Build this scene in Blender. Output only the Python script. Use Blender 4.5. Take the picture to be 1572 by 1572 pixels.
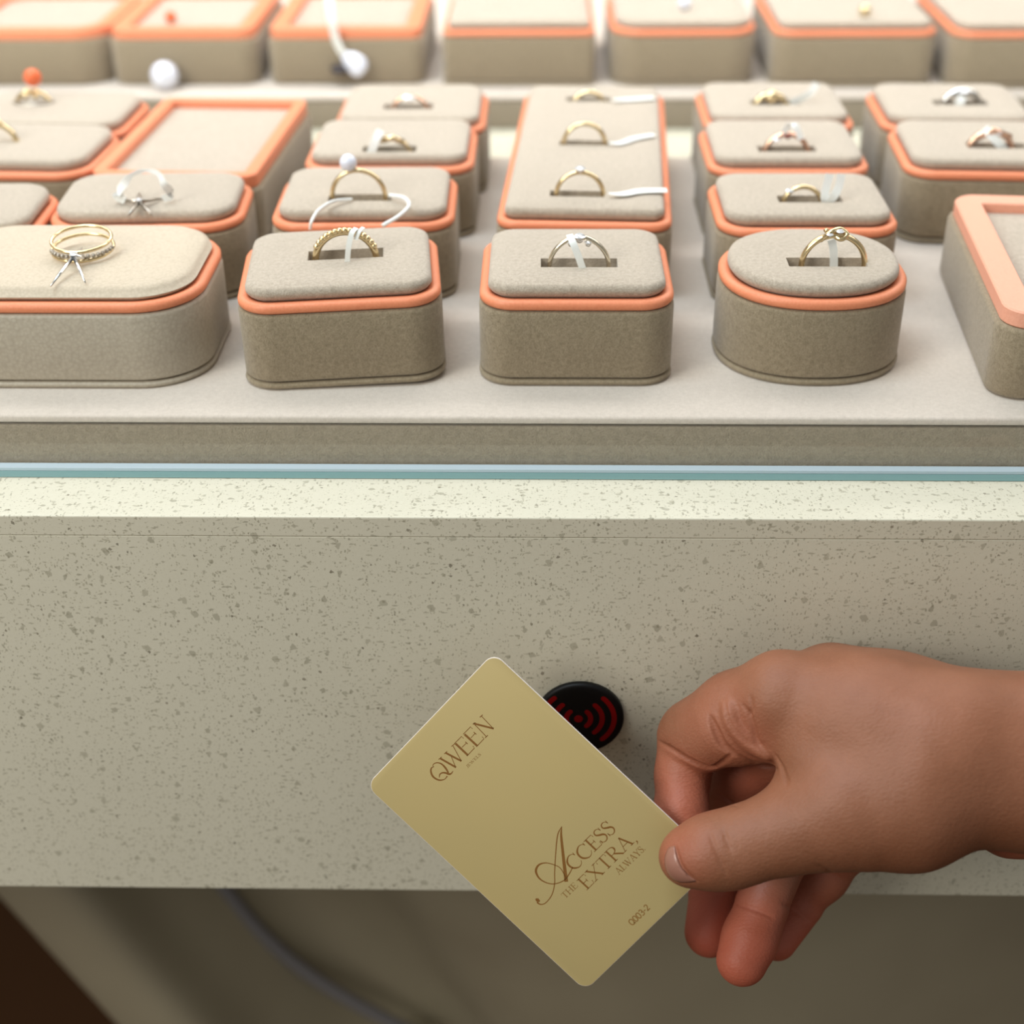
import bpy, bmesh, math, random
import numpy as np
from math import sin, cos, pi, radians, sqrt, atan2
from mathutils import Vector, Matrix

for o in list(bpy.data.objects):
    bpy.data.objects.remove(o)
SC = bpy.context.scene
COL = SC.collection
random.seed(4)

# ------------------------------------------------------------------ camera
FPX = 2200.0
PITCH, YAW, ROLL = 31.46, 1.3, -0.42
CAM = np.array([0.0, -0.340, 0.210])


def _rx(t):
    return np.array([[1, 0, 0], [0, cos(t), -sin(t)], [0, sin(t), cos(t)]])


def _rz(t):
    return np.array([[cos(t), -sin(t), 0], [sin(t), cos(t), 0], [0, 0, 1]])


RC = _rz(radians(YAW)) @ _rx(radians(90 - PITCH)) @ _rz(radians(ROLL))
cd = bpy.data.cameras.new('camera')
cam = bpy.data.objects.new('camera', cd)
COL.objects.link(cam)
M4 = Matrix.Identity(4)
for i in range(3):
    for j in range(3):
        M4[i][j] = RC[i][j]
    M4[i][3] = CAM[i]
cam.matrix_world = M4
cd.sensor_width = 36
cd.sensor_fit = 'HORIZONTAL'
cd.lens = 36 * FPX / 1572
cd.clip_start = 0.02
cd.clip_end = 50
cd.dof.use_dof = True
cd.dof.focus_distance = 0.408
cd.dof.aperture_fstop = cd.lens / 6.5
SC.camera = cam

# ------------------------------------------------------------------ light
W = bpy.data.worlds.new('shop_ambience')
SC.world = W
W.use_nodes = True
W.node_tree.nodes['Background'].inputs[0].default_value = (1.0, 0.97, 0.90, 1)
W.node_tree.nodes['Background'].inputs[1].default_value = 0.32


def area(name, loc, rot, size, size_y, power, color):
    l = bpy.data.lights.new(name, 'AREA')
    l.shape = 'RECTANGLE'
    l.size, l.size_y = size, size_y
    l.energy = power
    l.color = color
    o = bpy.data.objects.new(name, l)
    o.location = loc
    o.rotation_euler = rot
    COL.objects.link(o)
    return o


area('case_light', (0.0, 0.25, 0.42), (radians(14), 0, 0), 1.3, 0.16, 2.9, (1.0, 0.97, 0.955))
area('case_light_rear', (0.0, 0.62, 0.45), (radians(0), 0, 0), 1.3, 0.16, 5.6, (1.0, 0.935, 0.89))
area('ceiling_light', (-0.45, -0.12, 1.4), (radians(0), radians(-16), 0), 0.7, 0.4, 12.8, (0.86, 1.0, 1.12))
area('front_fill_light', (-0.76, -0.62, 0.60), (radians(54), radians(-38), 0), 0.5, 0.5, 9.6, (1.0, 0.955, 0.88))  # added fill light, low at front left, to brighten upright faces

SC.view_settings.view_transform = 'Standard'
SC.view_settings.look = 'None'
SC.view_settings.gamma = 1
SC.view_settings.use_curve_mapping = False
SC.view_settings.exposure = 0.0


# ------------------------------------------------------------------ measuring helpers
def ray(px, py):
    return RC @ np.array([(px - 786) / FPX, -(py - 786) / FPX, -1.0])


def UZ(px, py, z):      # point of the horizontal plane at height z
    d = ray(px, py)
    t = (z - CAM[2]) / d[2]
    return CAM + t * d


def UY(px, py, y):      # point of the vertical plane at distance y
    d = ray(px, py)
    t = (y - CAM[1]) / d[1]
    return CAM + t * d


# ------------------------------------------------------------------ materials
class NT:
    def __init__(s, name):
        s.m = bpy.data.materials.new(name)
        s.m.use_nodes = True
        s.t = s.m.node_tree
        s.p = s.t.nodes['Principled BSDF']
        s.out = s.t.nodes['Material Output']

    def n(s, typ, **kw):
        nd = s.t.nodes.new(typ)
        for k, v in kw.items():
            setattr(nd, k, v)
        return nd

    def l(s, a, b):
        s.t.links.new(a, b)

    def val(s, x, inp):
        if hasattr(x, 'type') and hasattr(x, 'links'):
            s.l(x, inp)
        else:
            inp.default_value = x

    def math(s, op, a, b=0.0, c=0.0, clamp=False):
        nd = s.n('ShaderNodeMath', operation=op, use_clamp=clamp)
        s.val(a, nd.inputs[0])
        s.val(b, nd.inputs[1])
        s.val(c, nd.inputs[2])
        return nd.outputs[0]

    def mix(s, f, a, b, blend='MIX'):
        nd = s.n('ShaderNodeMix', data_type='RGBA', blend_type=blend)
        s.val(f, nd.inputs[0])
        s.val(a if not isinstance(a, tuple) else (*a[:3], 1), nd.inputs[6])
        s.val(b if not isinstance(b, tuple) else (*b[:3], 1), nd.inputs[7])
        return nd.outputs[2]

    def coord(s):
        return s.n('ShaderNodeTexCoord').outputs['Object']

    def noise(s, vec, scale, detail=3, rough=.6):
        nd = s.n('ShaderNodeTexNoise')
        s.l(vec, nd.inputs['Vector'])
        nd.inputs['Scale'].default_value = scale
        nd.inputs['Detail'].default_value = detail
        nd.inputs['Roughness'].default_value = rough
        return nd

    def bump(s, h, dist, strength=1.0, normal=None):
        nd = s.n('ShaderNodeBump')
        nd.inputs['Strength'].default_value = strength
        nd.inputs['Distance'].default_value = dist
        s.l(h, nd.inputs['Height'])
        if normal:
            s.l(normal, nd.inputs['Normal'])
        return nd.outputs[0]


def srgb(r, g, b):
    f = lambda c: (c / 255 / 12.92) if c / 255 <= .04045 else ((c / 255 + .055) / 1.055) ** 2.4
    return (f(r), f(g), f(b), 1)


def simple(name, col, rough=.5, metal=0.0, spec=.5, coat=0.0):
    k = NT(name)
    k.p.inputs['Base Color'].default_value = col
    k.p.inputs['Roughness'].default_value = rough
    k.p.inputs['Metallic'].default_value = metal
    k.p.inputs['Specular IOR Level'].default_value = spec
    k.p.inputs['Coat Weight'].default_value = coat
    return k.m


def fabric(name, c1, c2, fine=2100, amp=.0002, rough=.95, sheen=.25):
    k = NT(name)
    co = k.coord()
    a = k.noise(co, fine, 2, .7)
    b = k.noise(co, 60, 3, .6)
    c = k.noise(co, fine * .35, 2, .6)
    f = k.math('ADD', k.math('MULTIPLY', a.outputs[0], .55), k.math('MULTIPLY', c.outputs[0], .45))
    f = k.math('MULTIPLY_ADD', k.math('SUBTRACT', f, .5), 2.2, .5, True)
    col = k.mix(f, c1, c2)
    shade = k.mix(k.math('MULTIPLY', b.outputs[0], .35), (1, 1, 1), (.80, .79, .77))
    col = k.mix(1.0, col, shade, 'MULTIPLY')
    k.l(col, k.p.inputs['Base Color'])
    k.p.inputs['Roughness'].default_value = rough
    k.p.inputs['Specular IOR Level'].default_value = .15
    k.p.inputs['Sheen Weight'].default_value = sheen
    k.p.inputs['Sheen Roughness'].default_value = .6
    k.l(k.bump(f, amp, .7), k.p.inputs['Normal'])
    return k.m


def leather(name, c1, c2, scale=900, amp=.00015, rough=.6):
    k = NT(name)
    co = k.coord()
    n0 = k.noise(co, 500, 2)
    v = k.n('ShaderNodeTexVoronoi')
    mixv = k.n('ShaderNodeVectorMath', operation='MULTIPLY_ADD')
    k.l(n0.outputs['Color'], mixv.inputs[0])
    mixv.inputs[1].default_value = (.0006, .0006, .0006)
    k.l(co, mixv.inputs[2])
    k.l(mixv.outputs[0], v.inputs['Vector'])
    v.inputs['Scale'].default_value = scale
    col = k.mix(v.outputs['Distance'], c1, c2)
    k.l(col, k.p.inputs['Base Color'])
    k.p.inputs['Roughness'].default_value = rough
    k.p.inputs['Specular IOR Level'].default_value = .3
    k.l(k.bump(v.outputs['Distance'], amp, .5), k.p.inputs['Normal'])
    return k.m


def make_stone():
    k = NT('speckled_quartz')
    co = k.coord()
    n0 = k.noise(co, 420, 2)
    w = k.n('ShaderNodeVectorMath', operation='MULTIPLY_ADD')
    k.l(n0.outputs['Color'], w.inputs[0])
    w.inputs[1].default_value = (.0012, .0012, .0012)
    k.l(co, w.inputs[2])
    vec = w.outputs[0]
    big = k.noise(co, 14, 2)
    base = k.mix(big.outputs[0], srgb(213, 210, 192), srgb(204, 201, 183))
    fine = k.noise(co, 900, 3, .7)
    base = k.mix(k.math('MULTIPLY', fine.outputs[0], .35), base, srgb(178, 171, 148))
    for sc, sel, T, sharp, cols, op, rot, an in (
            (1300, .50, .60, 8, (srgb(140, 135, 112), srgb(166, 160, 138)), .50, 0, (1, 1.3, .9)),
            (600, .66, .66, 9, (srgb(118, 114, 94), srgb(156, 151, 130)), .50, .5, (1.9, .8, 1.2)),
            (560, .72, .66, 9, (srgb(116, 112, 92), srgb(156, 151, 130)), .46, 1.7, (.8, 1.2, 2.0)),
            (330, .80, .60, 12, (srgb(128, 124, 104), srgb(156, 152, 132)), .48, 1.1, (1, 1.6, .8)),
            (760, .965, .60, 12, (srgb(76, 68, 52), srgb(104, 94, 74)), .6, 2.0, (1, 1.2, .9))):
        op *= 1.1
        mp = k.n('ShaderNodeMapping')
        mp.inputs['Rotation'].default_value = (rot * .7, rot, rot * 1.3)
        mp.inputs['Scale'].default_value = an
        mp.inputs['Location'].default_value = (rot, rot * 2, .3)
        k.l(vec, mp.inputs[0])
        v = k.n('ShaderNodeTexVoronoi')
        v.inputs['Scale'].default_value = sc
        v.distance = 'MANHATTAN'
        k.l(mp.outputs[0], v.inputs['Vector'])
        sep = k.n('ShaderNodeSeparateColor')
        k.l(v.outputs['Color'], sep.inputs[0])
        r = k.math('MULTIPLY', k.math('MAXIMUM', k.math('SUBTRACT', sep.outputs[0], sel), 0), 1 / (1 - sel))
        m = k.math('MULTIPLY', k.math('SUBTRACT', k.math('MULTIPLY', k.math('SQRT', r), T), v.outputs['Distance']), sharp, 0, True)
        cc = k.mix(sep.outputs[1], cols[0], cols[1])
        base = k.mix(k.math('MULTIPLY', m, op), base, cc)
    k.l(base, k.p.inputs['Base Color'])
    k.p.inputs['Roughness'].default_value = .42
    k.p.inputs['Specular IOR Level'].default_value = .35
    return k.m


def make_glass():
    k = NT('clear_glass')
    k.t.nodes.remove(k.p)
    tr = k.n('ShaderNodeBsdfTransparent')
    tr.inputs[0].default_value = (.985, .992, .987, 1)
    gl = k.n('ShaderNodeBsdfGlossy')
    gl.inputs['Roughness'].default_value = .02
    mx = k.n('ShaderNodeMixShader')
    mx.inputs[0].default_value = .045
    k.l(tr.outputs[0], mx.inputs[1])
    k.l(gl.outputs[0], mx.inputs[2])
    k.l(mx.outputs[0], k.out.inputs[0])
    return k.m


STONE = make_stone()
GLASS = make_glass()
GLASS_EDGE = simple('sea_green_glass_edge', srgb(114, 150, 148), .3)
GLASS_HIGHLIGHT = simple('pale_glass_highlight', srgb(190, 206, 216), .2)  # near-white colour standing in for light caught in the glass edge
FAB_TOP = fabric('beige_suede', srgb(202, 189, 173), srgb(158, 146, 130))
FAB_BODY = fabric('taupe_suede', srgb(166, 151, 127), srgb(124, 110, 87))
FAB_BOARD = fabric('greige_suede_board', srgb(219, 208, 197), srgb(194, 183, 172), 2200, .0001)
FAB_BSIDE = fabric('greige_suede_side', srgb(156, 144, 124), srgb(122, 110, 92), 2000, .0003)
LEATHER = leather('stone_grey_leatherette', srgb(184, 174, 158), srgb(168, 158, 142))
LEATHER_TOP = leather('cream_leatherette', srgb(208, 194, 174), srgb(190, 176, 156), 1100, .0001, .7)
ORANGE = leather('coral_orange_leather', srgb(240, 152, 114), srgb(232, 140, 102), 1400, .00004, .42)
PINKO = leather('pale_coral_leather', srgb(242, 176, 150), srgb(236, 166, 140), 1400, .00004, .5)
GOLD = simple('yellow_gold', (0.78, 0.63, 0.38, 1), .22, 1.0)
ROSE = simple('rose_gold', (0.86, 0.55, 0.40, 1), .25, 1.0)
SILVER = simple('white_metal', (0.82, 0.82, 0.82, 1), .2, 1.0)
DARKSIL = simple('antiqued_silver', (0.42, 0.38, 0.33, 1), .3, 1.0)
GEM = simple('clear_gem', (0.93, 0.95, 1.0, 1), .06, .35, .9, .6)
GEM_RED = simple('dark_red_gem', srgb(120, 40, 30), .1, 0, .9, .6)
PEARL = simple('white_pearl', srgb(224, 228, 244), .16, 0, .7, .8)
BEAD = simple('orange_bead', srgb(226, 104, 52), .3)
TAGW = simple('white_tag_paper', srgb(236, 238, 236), .6)
BLACKP = simple('black_plastic', (0.002, 0.002, 0.0022, 1), .5, 0, .25)
REDP = simple('dark_red_print', srgb(122, 0, 2), .55, 0, .2)
CLASP = simple('dark_clasp', srgb(60, 54, 58), .35, .5)


# ------------------------------------------------------------------ mesh helpers
def link(name, me, mat, parent=None, smooth=True):
    o = bpy.data.objects.new(name, me)
    if mat is not None:
        for m in (mat if isinstance(mat, (list, tuple)) else [mat]):
            me.materials.append(m)
    COL.objects.link(o)
    if parent is not None:
        o.parent = parent
    if smooth:
        for p in me.polygons:
            p.use_smooth = True
    return o


def mesh(name, verts, faces):
    me = bpy.data.meshes.new(name)
    me.from_pydata([tuple(map(float, v)) for v in verts], [], faces)
    me.update()
    return me


def tag(o, label=None, cat=None, group=None, kind=None):
    if label:
        o['label'] = label
    if cat:
        o['category'] = cat
    if group:
        o['group'] = group
    if kind:
        o['kind'] = kind
    return o


def empty(name, loc, rz, label, cat, group=None):
    o = bpy.data.objects.new(name, None)
    o.empty_display_size = .01
    COL.objects.link(o)
    o.location = loc
    o.rotation_euler = (0, 0, rz)
    return tag(o, label, cat, group)


def sharp(me, ang=40):
    bm = bmesh.new()
    bm.from_mesh(me)
    bmesh.ops.recalc_face_normals(bm, faces=bm.faces)
    for e in bm.edges:
        if len(e.link_faces) == 2 and e.calc_face_angle(0) > radians(ang):
            e.smooth = False
    bm.to_mesh(me)
    bm.free()


def outline(w, d, r, n=72, ell=False):
    """closed outline centred on 0,0; w by d with corner radius r (superellipse when ell)"""
    pts = []
    if ell:
        for i in range(n):
            t = 2 * pi * i / n
            c, s = cos(t), sin(t)
            e = 2 / 2.25
            pts.append((w / 2 * math.copysign(abs(c) ** e, c), d / 2 * math.copysign(abs(s) ** e, s)))
        return pts
    r = min(r, w / 2 - 1e-5, d / 2 - 1e-5)
    k = n // 4
    for q, (cx, cy) in enumerate(((w / 2 - r, d / 2 - r), (-w / 2 + r, d / 2 - r), (-w / 2 + r, -d / 2 + r), (w / 2 - r, -d / 2 + r))):
        for i in range(k):
            t = pi / 2 * (q + i / (k - 1))
            pts.append((cx + r * cos(t), cy + r * sin(t)))
    return pts


def loft(name, loops, cap0=True, cap1=True):
    n = len(loops[0])
    vs, fs = [], []
    for lp in loops:
        vs += lp
    for a in range(len(loops) - 1):
        for i in range(n):
            j = (i + 1) % n
            fs.append((a * n + i, a * n + j, (a + 1) * n + j, (a + 1) * n + i))
    if cap0:
        fs.append(tuple(range(n))[::-1])
    if cap1:
        b = (len(loops) - 1) * n
        fs.append(tuple(range(b, b + n)))
    return mesh(name, vs, fs)


def slab_loops(w, d, r, prof, ell=False):
    """prof: list of (inset, z)"""
    return [[(x, y, z) for x, y in outline(w - 2 * i, d - 2 * i, max(r - i, .001), 72, ell)] for i, z in prof]


def boxmesh(name, x0, x1, y0, y1, z0, z1, bev=0.0, seg=2):
    bm = bmesh.new()
    bmesh.ops.create_cube(bm, size=1)
    for v in bm.verts:
        v.co = Vector(((x0 + x1) / 2 + v.co.x * (x1 - x0), (y0 + y1) / 2 + v.co.y * (y1 - y0), (z0 + z1) / 2 + v.co.z * (z1 - z0)))
    if bev:
        bmesh.ops.bevel(bm, geom=list(bm.edges), offset=bev, segments=seg, affect='EDGES', profile=.5)
    me = bpy.data.meshes.new(name)
    bm.to_mesh(me)
    bm.free()
    return me


def tube(pts, r, n=10, closed=False, cap=True, flat=1.0):
    """swept round bar; r number or list; returns verts, faces"""
    P = [Vector(p) for p in pts]
    m = len(P)
    R = r if isinstance(r, (list, tuple)) else [r] * m
    vs, fs = [], []
    up = None
    for i in range(m):
        if closed:
            t = P[(i + 1) % m] - P[i - 1]
        else:
            t = P[min(i + 1, m - 1)] - P[max(i - 1, 0)]
        t.normalize()
        if up is None:
            up = t.orthogonal().normalized() if abs(t.y) > .9 else t.cross(Vector((0, 1, 0))).normalized()
        a = (up - t * up.dot(t)).normalized()
        b = t.cross(a)
        up = a
        for k in range(n):
            th = 2 * pi * k / n
            vs.append(P[i] + a * (cos(th) * R[i]) + b * (sin(th) * R[i] * flat))
    for i in range(m if closed else m - 1):
        j = (i + 1) % m
        for k in range(n):
            l = (k + 1) % n
            fs.append((i * n + k, i * n + l, j * n + l, j * n + k))
    if not closed and cap:
        fs.append(tuple(range(n))[::-1])
        fs.append(tuple(range((m - 1) * n, m * n)))
    return vs, fs


def join(parts):
    vs, fs = [], []
    for v, f in parts:
        b = len(vs)
        vs += list(v)
        fs += [tuple(b + i for i in q) for q in f]
    return vs, fs


def catmull(pts, k=8):
    P = [np.array(p, float) for p in pts]
    P = [2 * P[0] - P[1]] + P + [2 * P[-1] - P[-2]]
    out = []
    for i in range(1, len(P) - 2):
        for s in range(k):
            t = s / k
            a, b, c, d = P[i - 1], P[i], P[i + 1], P[i + 2]
            out.append(.5 * ((2 * b) + (-a + c) * t + (2 * a - 5 * b + 4 * c - d) * t * t + (-a + 3 * b - 3 * c + d) * t ** 3))
    out.append(P[-2])
    return out


def ball(c, r, n=14, sz=1.0):
    vs, fs = [], []
    for i in range(n + 1):
        th = pi * i / n
        for j in range(2 * n):
            ph = pi * j / n
            vs.append((c[0] + r * sin(th) * cos(ph), c[1] + r * sin(th) * sin(ph), c[2] + r * sz * cos(th)))
    m = 2 * n
    for i in range(n):
        for j in range(m):
            k = (j + 1) % m
            fs.append((i * m + j, (i + 1) * m + j, (i + 1) * m + k, i * m + k))
    return vs, fs


def gem(c, r, n=8):
    """faceted brilliant, table up"""
    vs, fs = [], []
    for rr, z, off in ((.55, .35, 0), (1, 0, .5), (1, -.1, .5), (.05, -.75, 0)):
        for j in range(n):
            ph = 2 * pi * (j + off) / n
            vs.append((c[0] + r * rr * cos(ph), c[1] + r * rr * sin(ph), c[2] + r * z))
    for a in range(3):
        for j in range(n):
            k = (j + 1) % n
            fs.append((a * n + j, (a + 1) * n + j, (a + 1) * n + k, a * n + k))
    fs.append(tuple(range(n)))
    fs.append(tuple(range(3 * n, 4 * n))[::-1])
    return vs, fs


# ------------------------------------------------------------------ the setting
BOARD_T = .0164
fl = link('floor', boxmesh('floor', -3, 3, -3, 3, -.92, -.90), None, smooth=False)
k = NT('dark_brown_carpet')
co = k.coord()
c = k.mix(k.noise(co, 300, 4).outputs[0], srgb(88, 52, 12), srgb(60, 36, 10))
k.l(c, k.p.inputs['Base Color'])
k.p.inputs['Roughness'].default_value = .9
fl.data.materials.append(k.m)
tag(fl, kind='structure')

wl = link('wall_back', boxmesh('wall_back', -3, 3, 2.2, 2.3, -.9, 2.2), simple('warm_shop_wall', srgb(206, 190, 170), .8), smooth=False)
tag(wl, kind='structure')

# ------------------------------------------------------------------ counter
counter = empty('display_counter', (0, 0.03, -.90), 0, 'long glass-fronted jewellery counter of cream speckled stone, card reader on its front', 'display counter')
OFF = Vector((0, -.03, .90))


def cpart(name, me, mat, smooth=False, parent=None):
    o = link(name, me, mat, parent or counter, smooth)
    if parent is None:
        o.location = OFF
    return o


# the slab: a 25 mm deep ledge outside the glass, continuing as the case bed
y_back = 1.15
# profile of countertop in (y, z): top ledge and mitred strip
cpart('countertop', boxmesh('countertop', -1.1, 1.1, 0.0, y_back, -.0066, 0, .0004), STONE)
cpart('stone_front', boxmesh('stone_front', -1.1, 1.1, 0.0, .020, -.1455, -.00664, .00008), STONE)
# glass pane standing on the ledge
G0, G1 = .0212, .0283
gp = boxmesh('glass_pane', -1.1, 1.1, G0, G1, 0.0002, .46)
bm = bmesh.new()
bm.from_mesh(gp)
for f in bm.faces:
    nz = f.normal
    f.material_index = 1 if (abs(nz.z) > .9 or abs(nz.x) > .9) else 0
bm.to_mesh(gp)
bm.free()
pane = cpart('glass_pane', gp, [GLASS, GLASS_EDGE])
highlight = boxmesh('glass_highlight', -1.1, 1.1, G1 - .0034, G1 - .0004, .0003, .0012)  # pale strip added inside the pane as a painted highlight
cpart('glass_highlight', highlight, GLASS_HIGHLIGHT, parent=pane)
cpart('case_end', boxmesh('case_end', -1.1, -1.09, .03, y_back, 0, .46), simple('case_end_panel', srgb(206, 190, 170), .7))
cpart('case_end', boxmesh('case_end', 1.09, 1.1, .03, y_back, 0, .46), bpy.data.materials['case_end_panel'])

# pedestal below: a tapering panel with a curved moulding
PY = .165
k = NT('grey_taupe_laminate')
co = k.coord()
n1 = k.noise(co, 9, 2)
k.l(k.mix(n1.outputs[0], srgb(164, 156, 133), srgb(138, 128, 107)), k.p.inputs['Base Color'])
k.p.inputs['Roughness'].default_value = .5
LAM = k.m


def polyprism(name, pts, y0, y1):
    n = len(pts)
    vs = [(p[0], y0, p[1]) for p in pts] + [(p[0], y1, p[1]) for p in pts]
    fs = [tuple(range(n)), tuple(range(n, 2 * n))[::-1]] + [(i, i + n, (i + 1) % n + n, (i + 1) % n) for i in range(n)]
    me = mesh(name, vs, fs)
    sharp(me, 20)
    return me


a, b = UY(0, 1410, PY), UY(151, 1572, PY)
dx = (b[0] - a[0]) / (b[2] - a[2])
xl = lambda z: a[0] + dx * (z - a[2])
zb = -.52
# shaped for light: lit left facet, hollow deepened for shade, right end bent back
cols_ = [(0, .030), (.010, .0), (.050, -.004), (.066, .035), (.100, .085), (.150, .075), (.20, .030), (.26, .008), (.34, .02), (.45, .06), (.62, .12), (.95, .24)]
rows_ = [-.01, -.14, -.27, -.40, zb]
cc_ = catmull([(a_, b_, 0) for a_, b_ in cols_], 6)
vs, fs = [], []
for z_ in rows_:
    for u_, v_, _z in cc_:
        vs.append((min(xl(z_) + u_, 1.0), PY + v_, z_))
nc = len(cc_)
for r_ in range(len(rows_) - 1):
    for c_ in range(nc - 1):
        i0 = r_ * nc + c_
        fs.append((i0, i0 + nc, i0 + nc + 1, i0 + 1))
# close sides and back into a solid
base_n = len(vs)
vs += [(v_[0], PY + .5, v_[2]) for v_ in vs[:base_n]]
for r_ in range(len(rows_) - 1):
    for c_ in (0, nc - 1):
        i0 = r_ * nc + c_
        fs.append((i0, i0 + nc, i0 + nc + base_n, i0 + base_n))
for c_ in range(nc - 1):
    for r_ in (0, len(rows_) - 1):
        i0 = r_ * nc + c_
        fs.append((i0, i0 + 1, i0 + 1 + base_n, i0 + base_n))
me = mesh('pedestal_panel', vs, fs)
sharp(me, 50)
cpart('pedestal_panel', me, LAM, smooth=True)
mp = [UY(x, y, PY + .060) for x, y in ((300, 1290), (345, 1362), (400, 1430), (470, 1492), (560, 1548), (680, 1605), (820, 1650), (980, 1680))]
v, f = tube(catmull([tuple(p) for p in mp], 8), .0042, 12)
cpart('curved_moulding', mesh('curved_moulding', v, f), simple('blue_grey_moulding', srgb(112, 110, 112), .5), smooth=True)
# side fin on the left half of the pedestal, a second plane slightly behind
cpart('pedestal_foot', boxmesh('pedestal_foot', xl(zb) + .02, .28, .20, .66, -.90, zb, .004), LAM)

# ------------------------------------------------------------------ felt boards
def board(x0, x1, y0, y1, label):
    e = empty('display_board', ((x0 + x1) / 2, (y0 + y1) / 2, 0), 0, label, 'display board', 'suede covered display boards in the case')
    cx, cy = (x0 + x1) / 2, (y0 + y1) / 2
    w, d = x1 - x0, y1 - y0
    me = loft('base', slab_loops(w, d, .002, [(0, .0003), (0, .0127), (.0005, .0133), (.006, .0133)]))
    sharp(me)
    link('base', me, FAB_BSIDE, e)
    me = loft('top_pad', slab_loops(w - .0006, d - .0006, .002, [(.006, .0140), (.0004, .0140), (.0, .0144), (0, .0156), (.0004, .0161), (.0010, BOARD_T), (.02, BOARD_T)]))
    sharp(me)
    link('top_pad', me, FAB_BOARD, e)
    return e


yf = UZ(786, 641, BOARD_T)[1]
board(-.70, .70, yf, UZ(786, 240, BOARD_T)[1], 'long beige suede display board at the front of the case, behind the glass')
board(-.70, .70, UZ(786, 147, BOARD_T)[1], UZ(786, 147, BOARD_T)[1] + .30, 'beige suede display board at the rear carrying the blurred back row of trays')

# ------------------------------------------------------------------ display boxes
BH = .0240          # height of the covered body
RIM = .0033
CU = .0040
TOPZ = BOARD_T + BH + RIM          # level of the rim top
CUZ = TOPZ + CU                    # level of the cushion top
DG = None


def boolean_cut(me, cutters):
    o = bpy.data.objects.new('tmp', me)
    COL.objects.link(o)
    cs = []
    for c in cutters:
        co_ = bpy.data.objects.new('cut', c)
        COL.objects.link(co_)
        m = o.modifiers.new('b', 'BOOLEAN')
        m.operation = 'DIFFERENCE'
        m.object = co_
        m.solver = 'EXACT'
        cs.append(co_)
    dg = bpy.context.evaluated_depsgraph_get()
    dg.update()
    out = bpy.data.meshes.new_from_object(o.evaluated_get(dg))
    for c in cs + [o]:
        bpy.data.objects.remove(c)
    return out


def place(xl_, xr, yfront, yback, rot=0.0, zp=TOPZ):
    """rim front edge from xl_ to xr at image row yfront, rim back edge at row yback"""
    L, R_ = UZ(xl_, yfront, zp), UZ(xr, yfront, zp)
    B = UZ((xl_ + xr) / 2, yback, zp)
    w = float(np.linalg.norm(R_ - L))
    mid = (L + R_) / 2
    d = float(B[1] - mid[1])
    return mid, w, d


def ring_box(label, xl_, xr, yfront, yback=None, depth=None, rot=0.0, r=.011, ell=False, slots=((0, .002, .023, .0075),), leather_=False, tilt=0.0, group='ring boxes', soft=.0016):
    mid, w, d = place(xl_, xr, yfront, yback if yback is not None else yfront - 100)
    if depth:
        d = depth
    e = empty('ring_display_box', (mid[0] - sin(rot) * d / 2, mid[1] + cos(rot) * d / 2, BOARD_T), rot, label, 'ring box', group)
    if tilt:
        e.rotation_euler = (0, -tilt, rot)
        e.location.z += abs(tilt) * w / 2
    body, top = (LEATHER, LEATHER_TOP) if leather_ else (FAB_BODY, FAB_TOP)
    me = loft('bottom_trim', slab_loops(w + .0006, d + .0006, r, [(.0016, 0.0), (.0004, .0003), (0, .0011), (.0004, .0019), (.0016, .0021)], ell))
    link('bottom_trim', me, body, e)
    me = loft('body', slab_loops(w, d, r, [(.0012, .0023), (.0002, .0028), (0, .0035), (0, BH - .0012), (.0003, BH - .0003), (.0010, BH), (.0030, BH), (.0030, BH - .004)], ell), cap1=False)
    link('body', me, body, e)
    me = loft('orange_rim', slab_loops(w - .0004, d - .0004, r, [(.0022, BH + .0001), (.0006, BH + .0003), (0, BH + .0010), (0, BH + .0022), (.0006, BH + .0030), (.0015, BH + RIM), (.0040, BH + RIM - .0004), (.0048, BH - .001)], ell), cap0=False, cap1=False)
    o = link('orange_rim', me, ORANGE, e)
    ci = .0028
    me = loft('cushion', slab_loops(w - 2 * ci, d - 2 * ci, max(r - ci, .003), [(.0025, .004), (.0025, BH + RIM - .001), (.0008, BH + RIM + .0002), (0, BH + RIM + .0012), (0, BH + RIM + CU - soft), (soft * .3, BH + RIM + CU - soft * .35), (soft, BH + RIM + CU), (.008, BH + RIM + CU + .00015)], ell))
    if slots:
        cut = [boxmesh('c', sx - sw / 2, sx + sw / 2, sy - sd / 2, sy + sd / 2, BH + RIM + CU - .0155, BH + RIM + CU + .01) for sx, sy, sw, sd in slots]
        me = boolean_cut(me, cut)
        sharp(me, 50)
    o = link('cushion', me, top, e)
    return e, w, d


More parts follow.
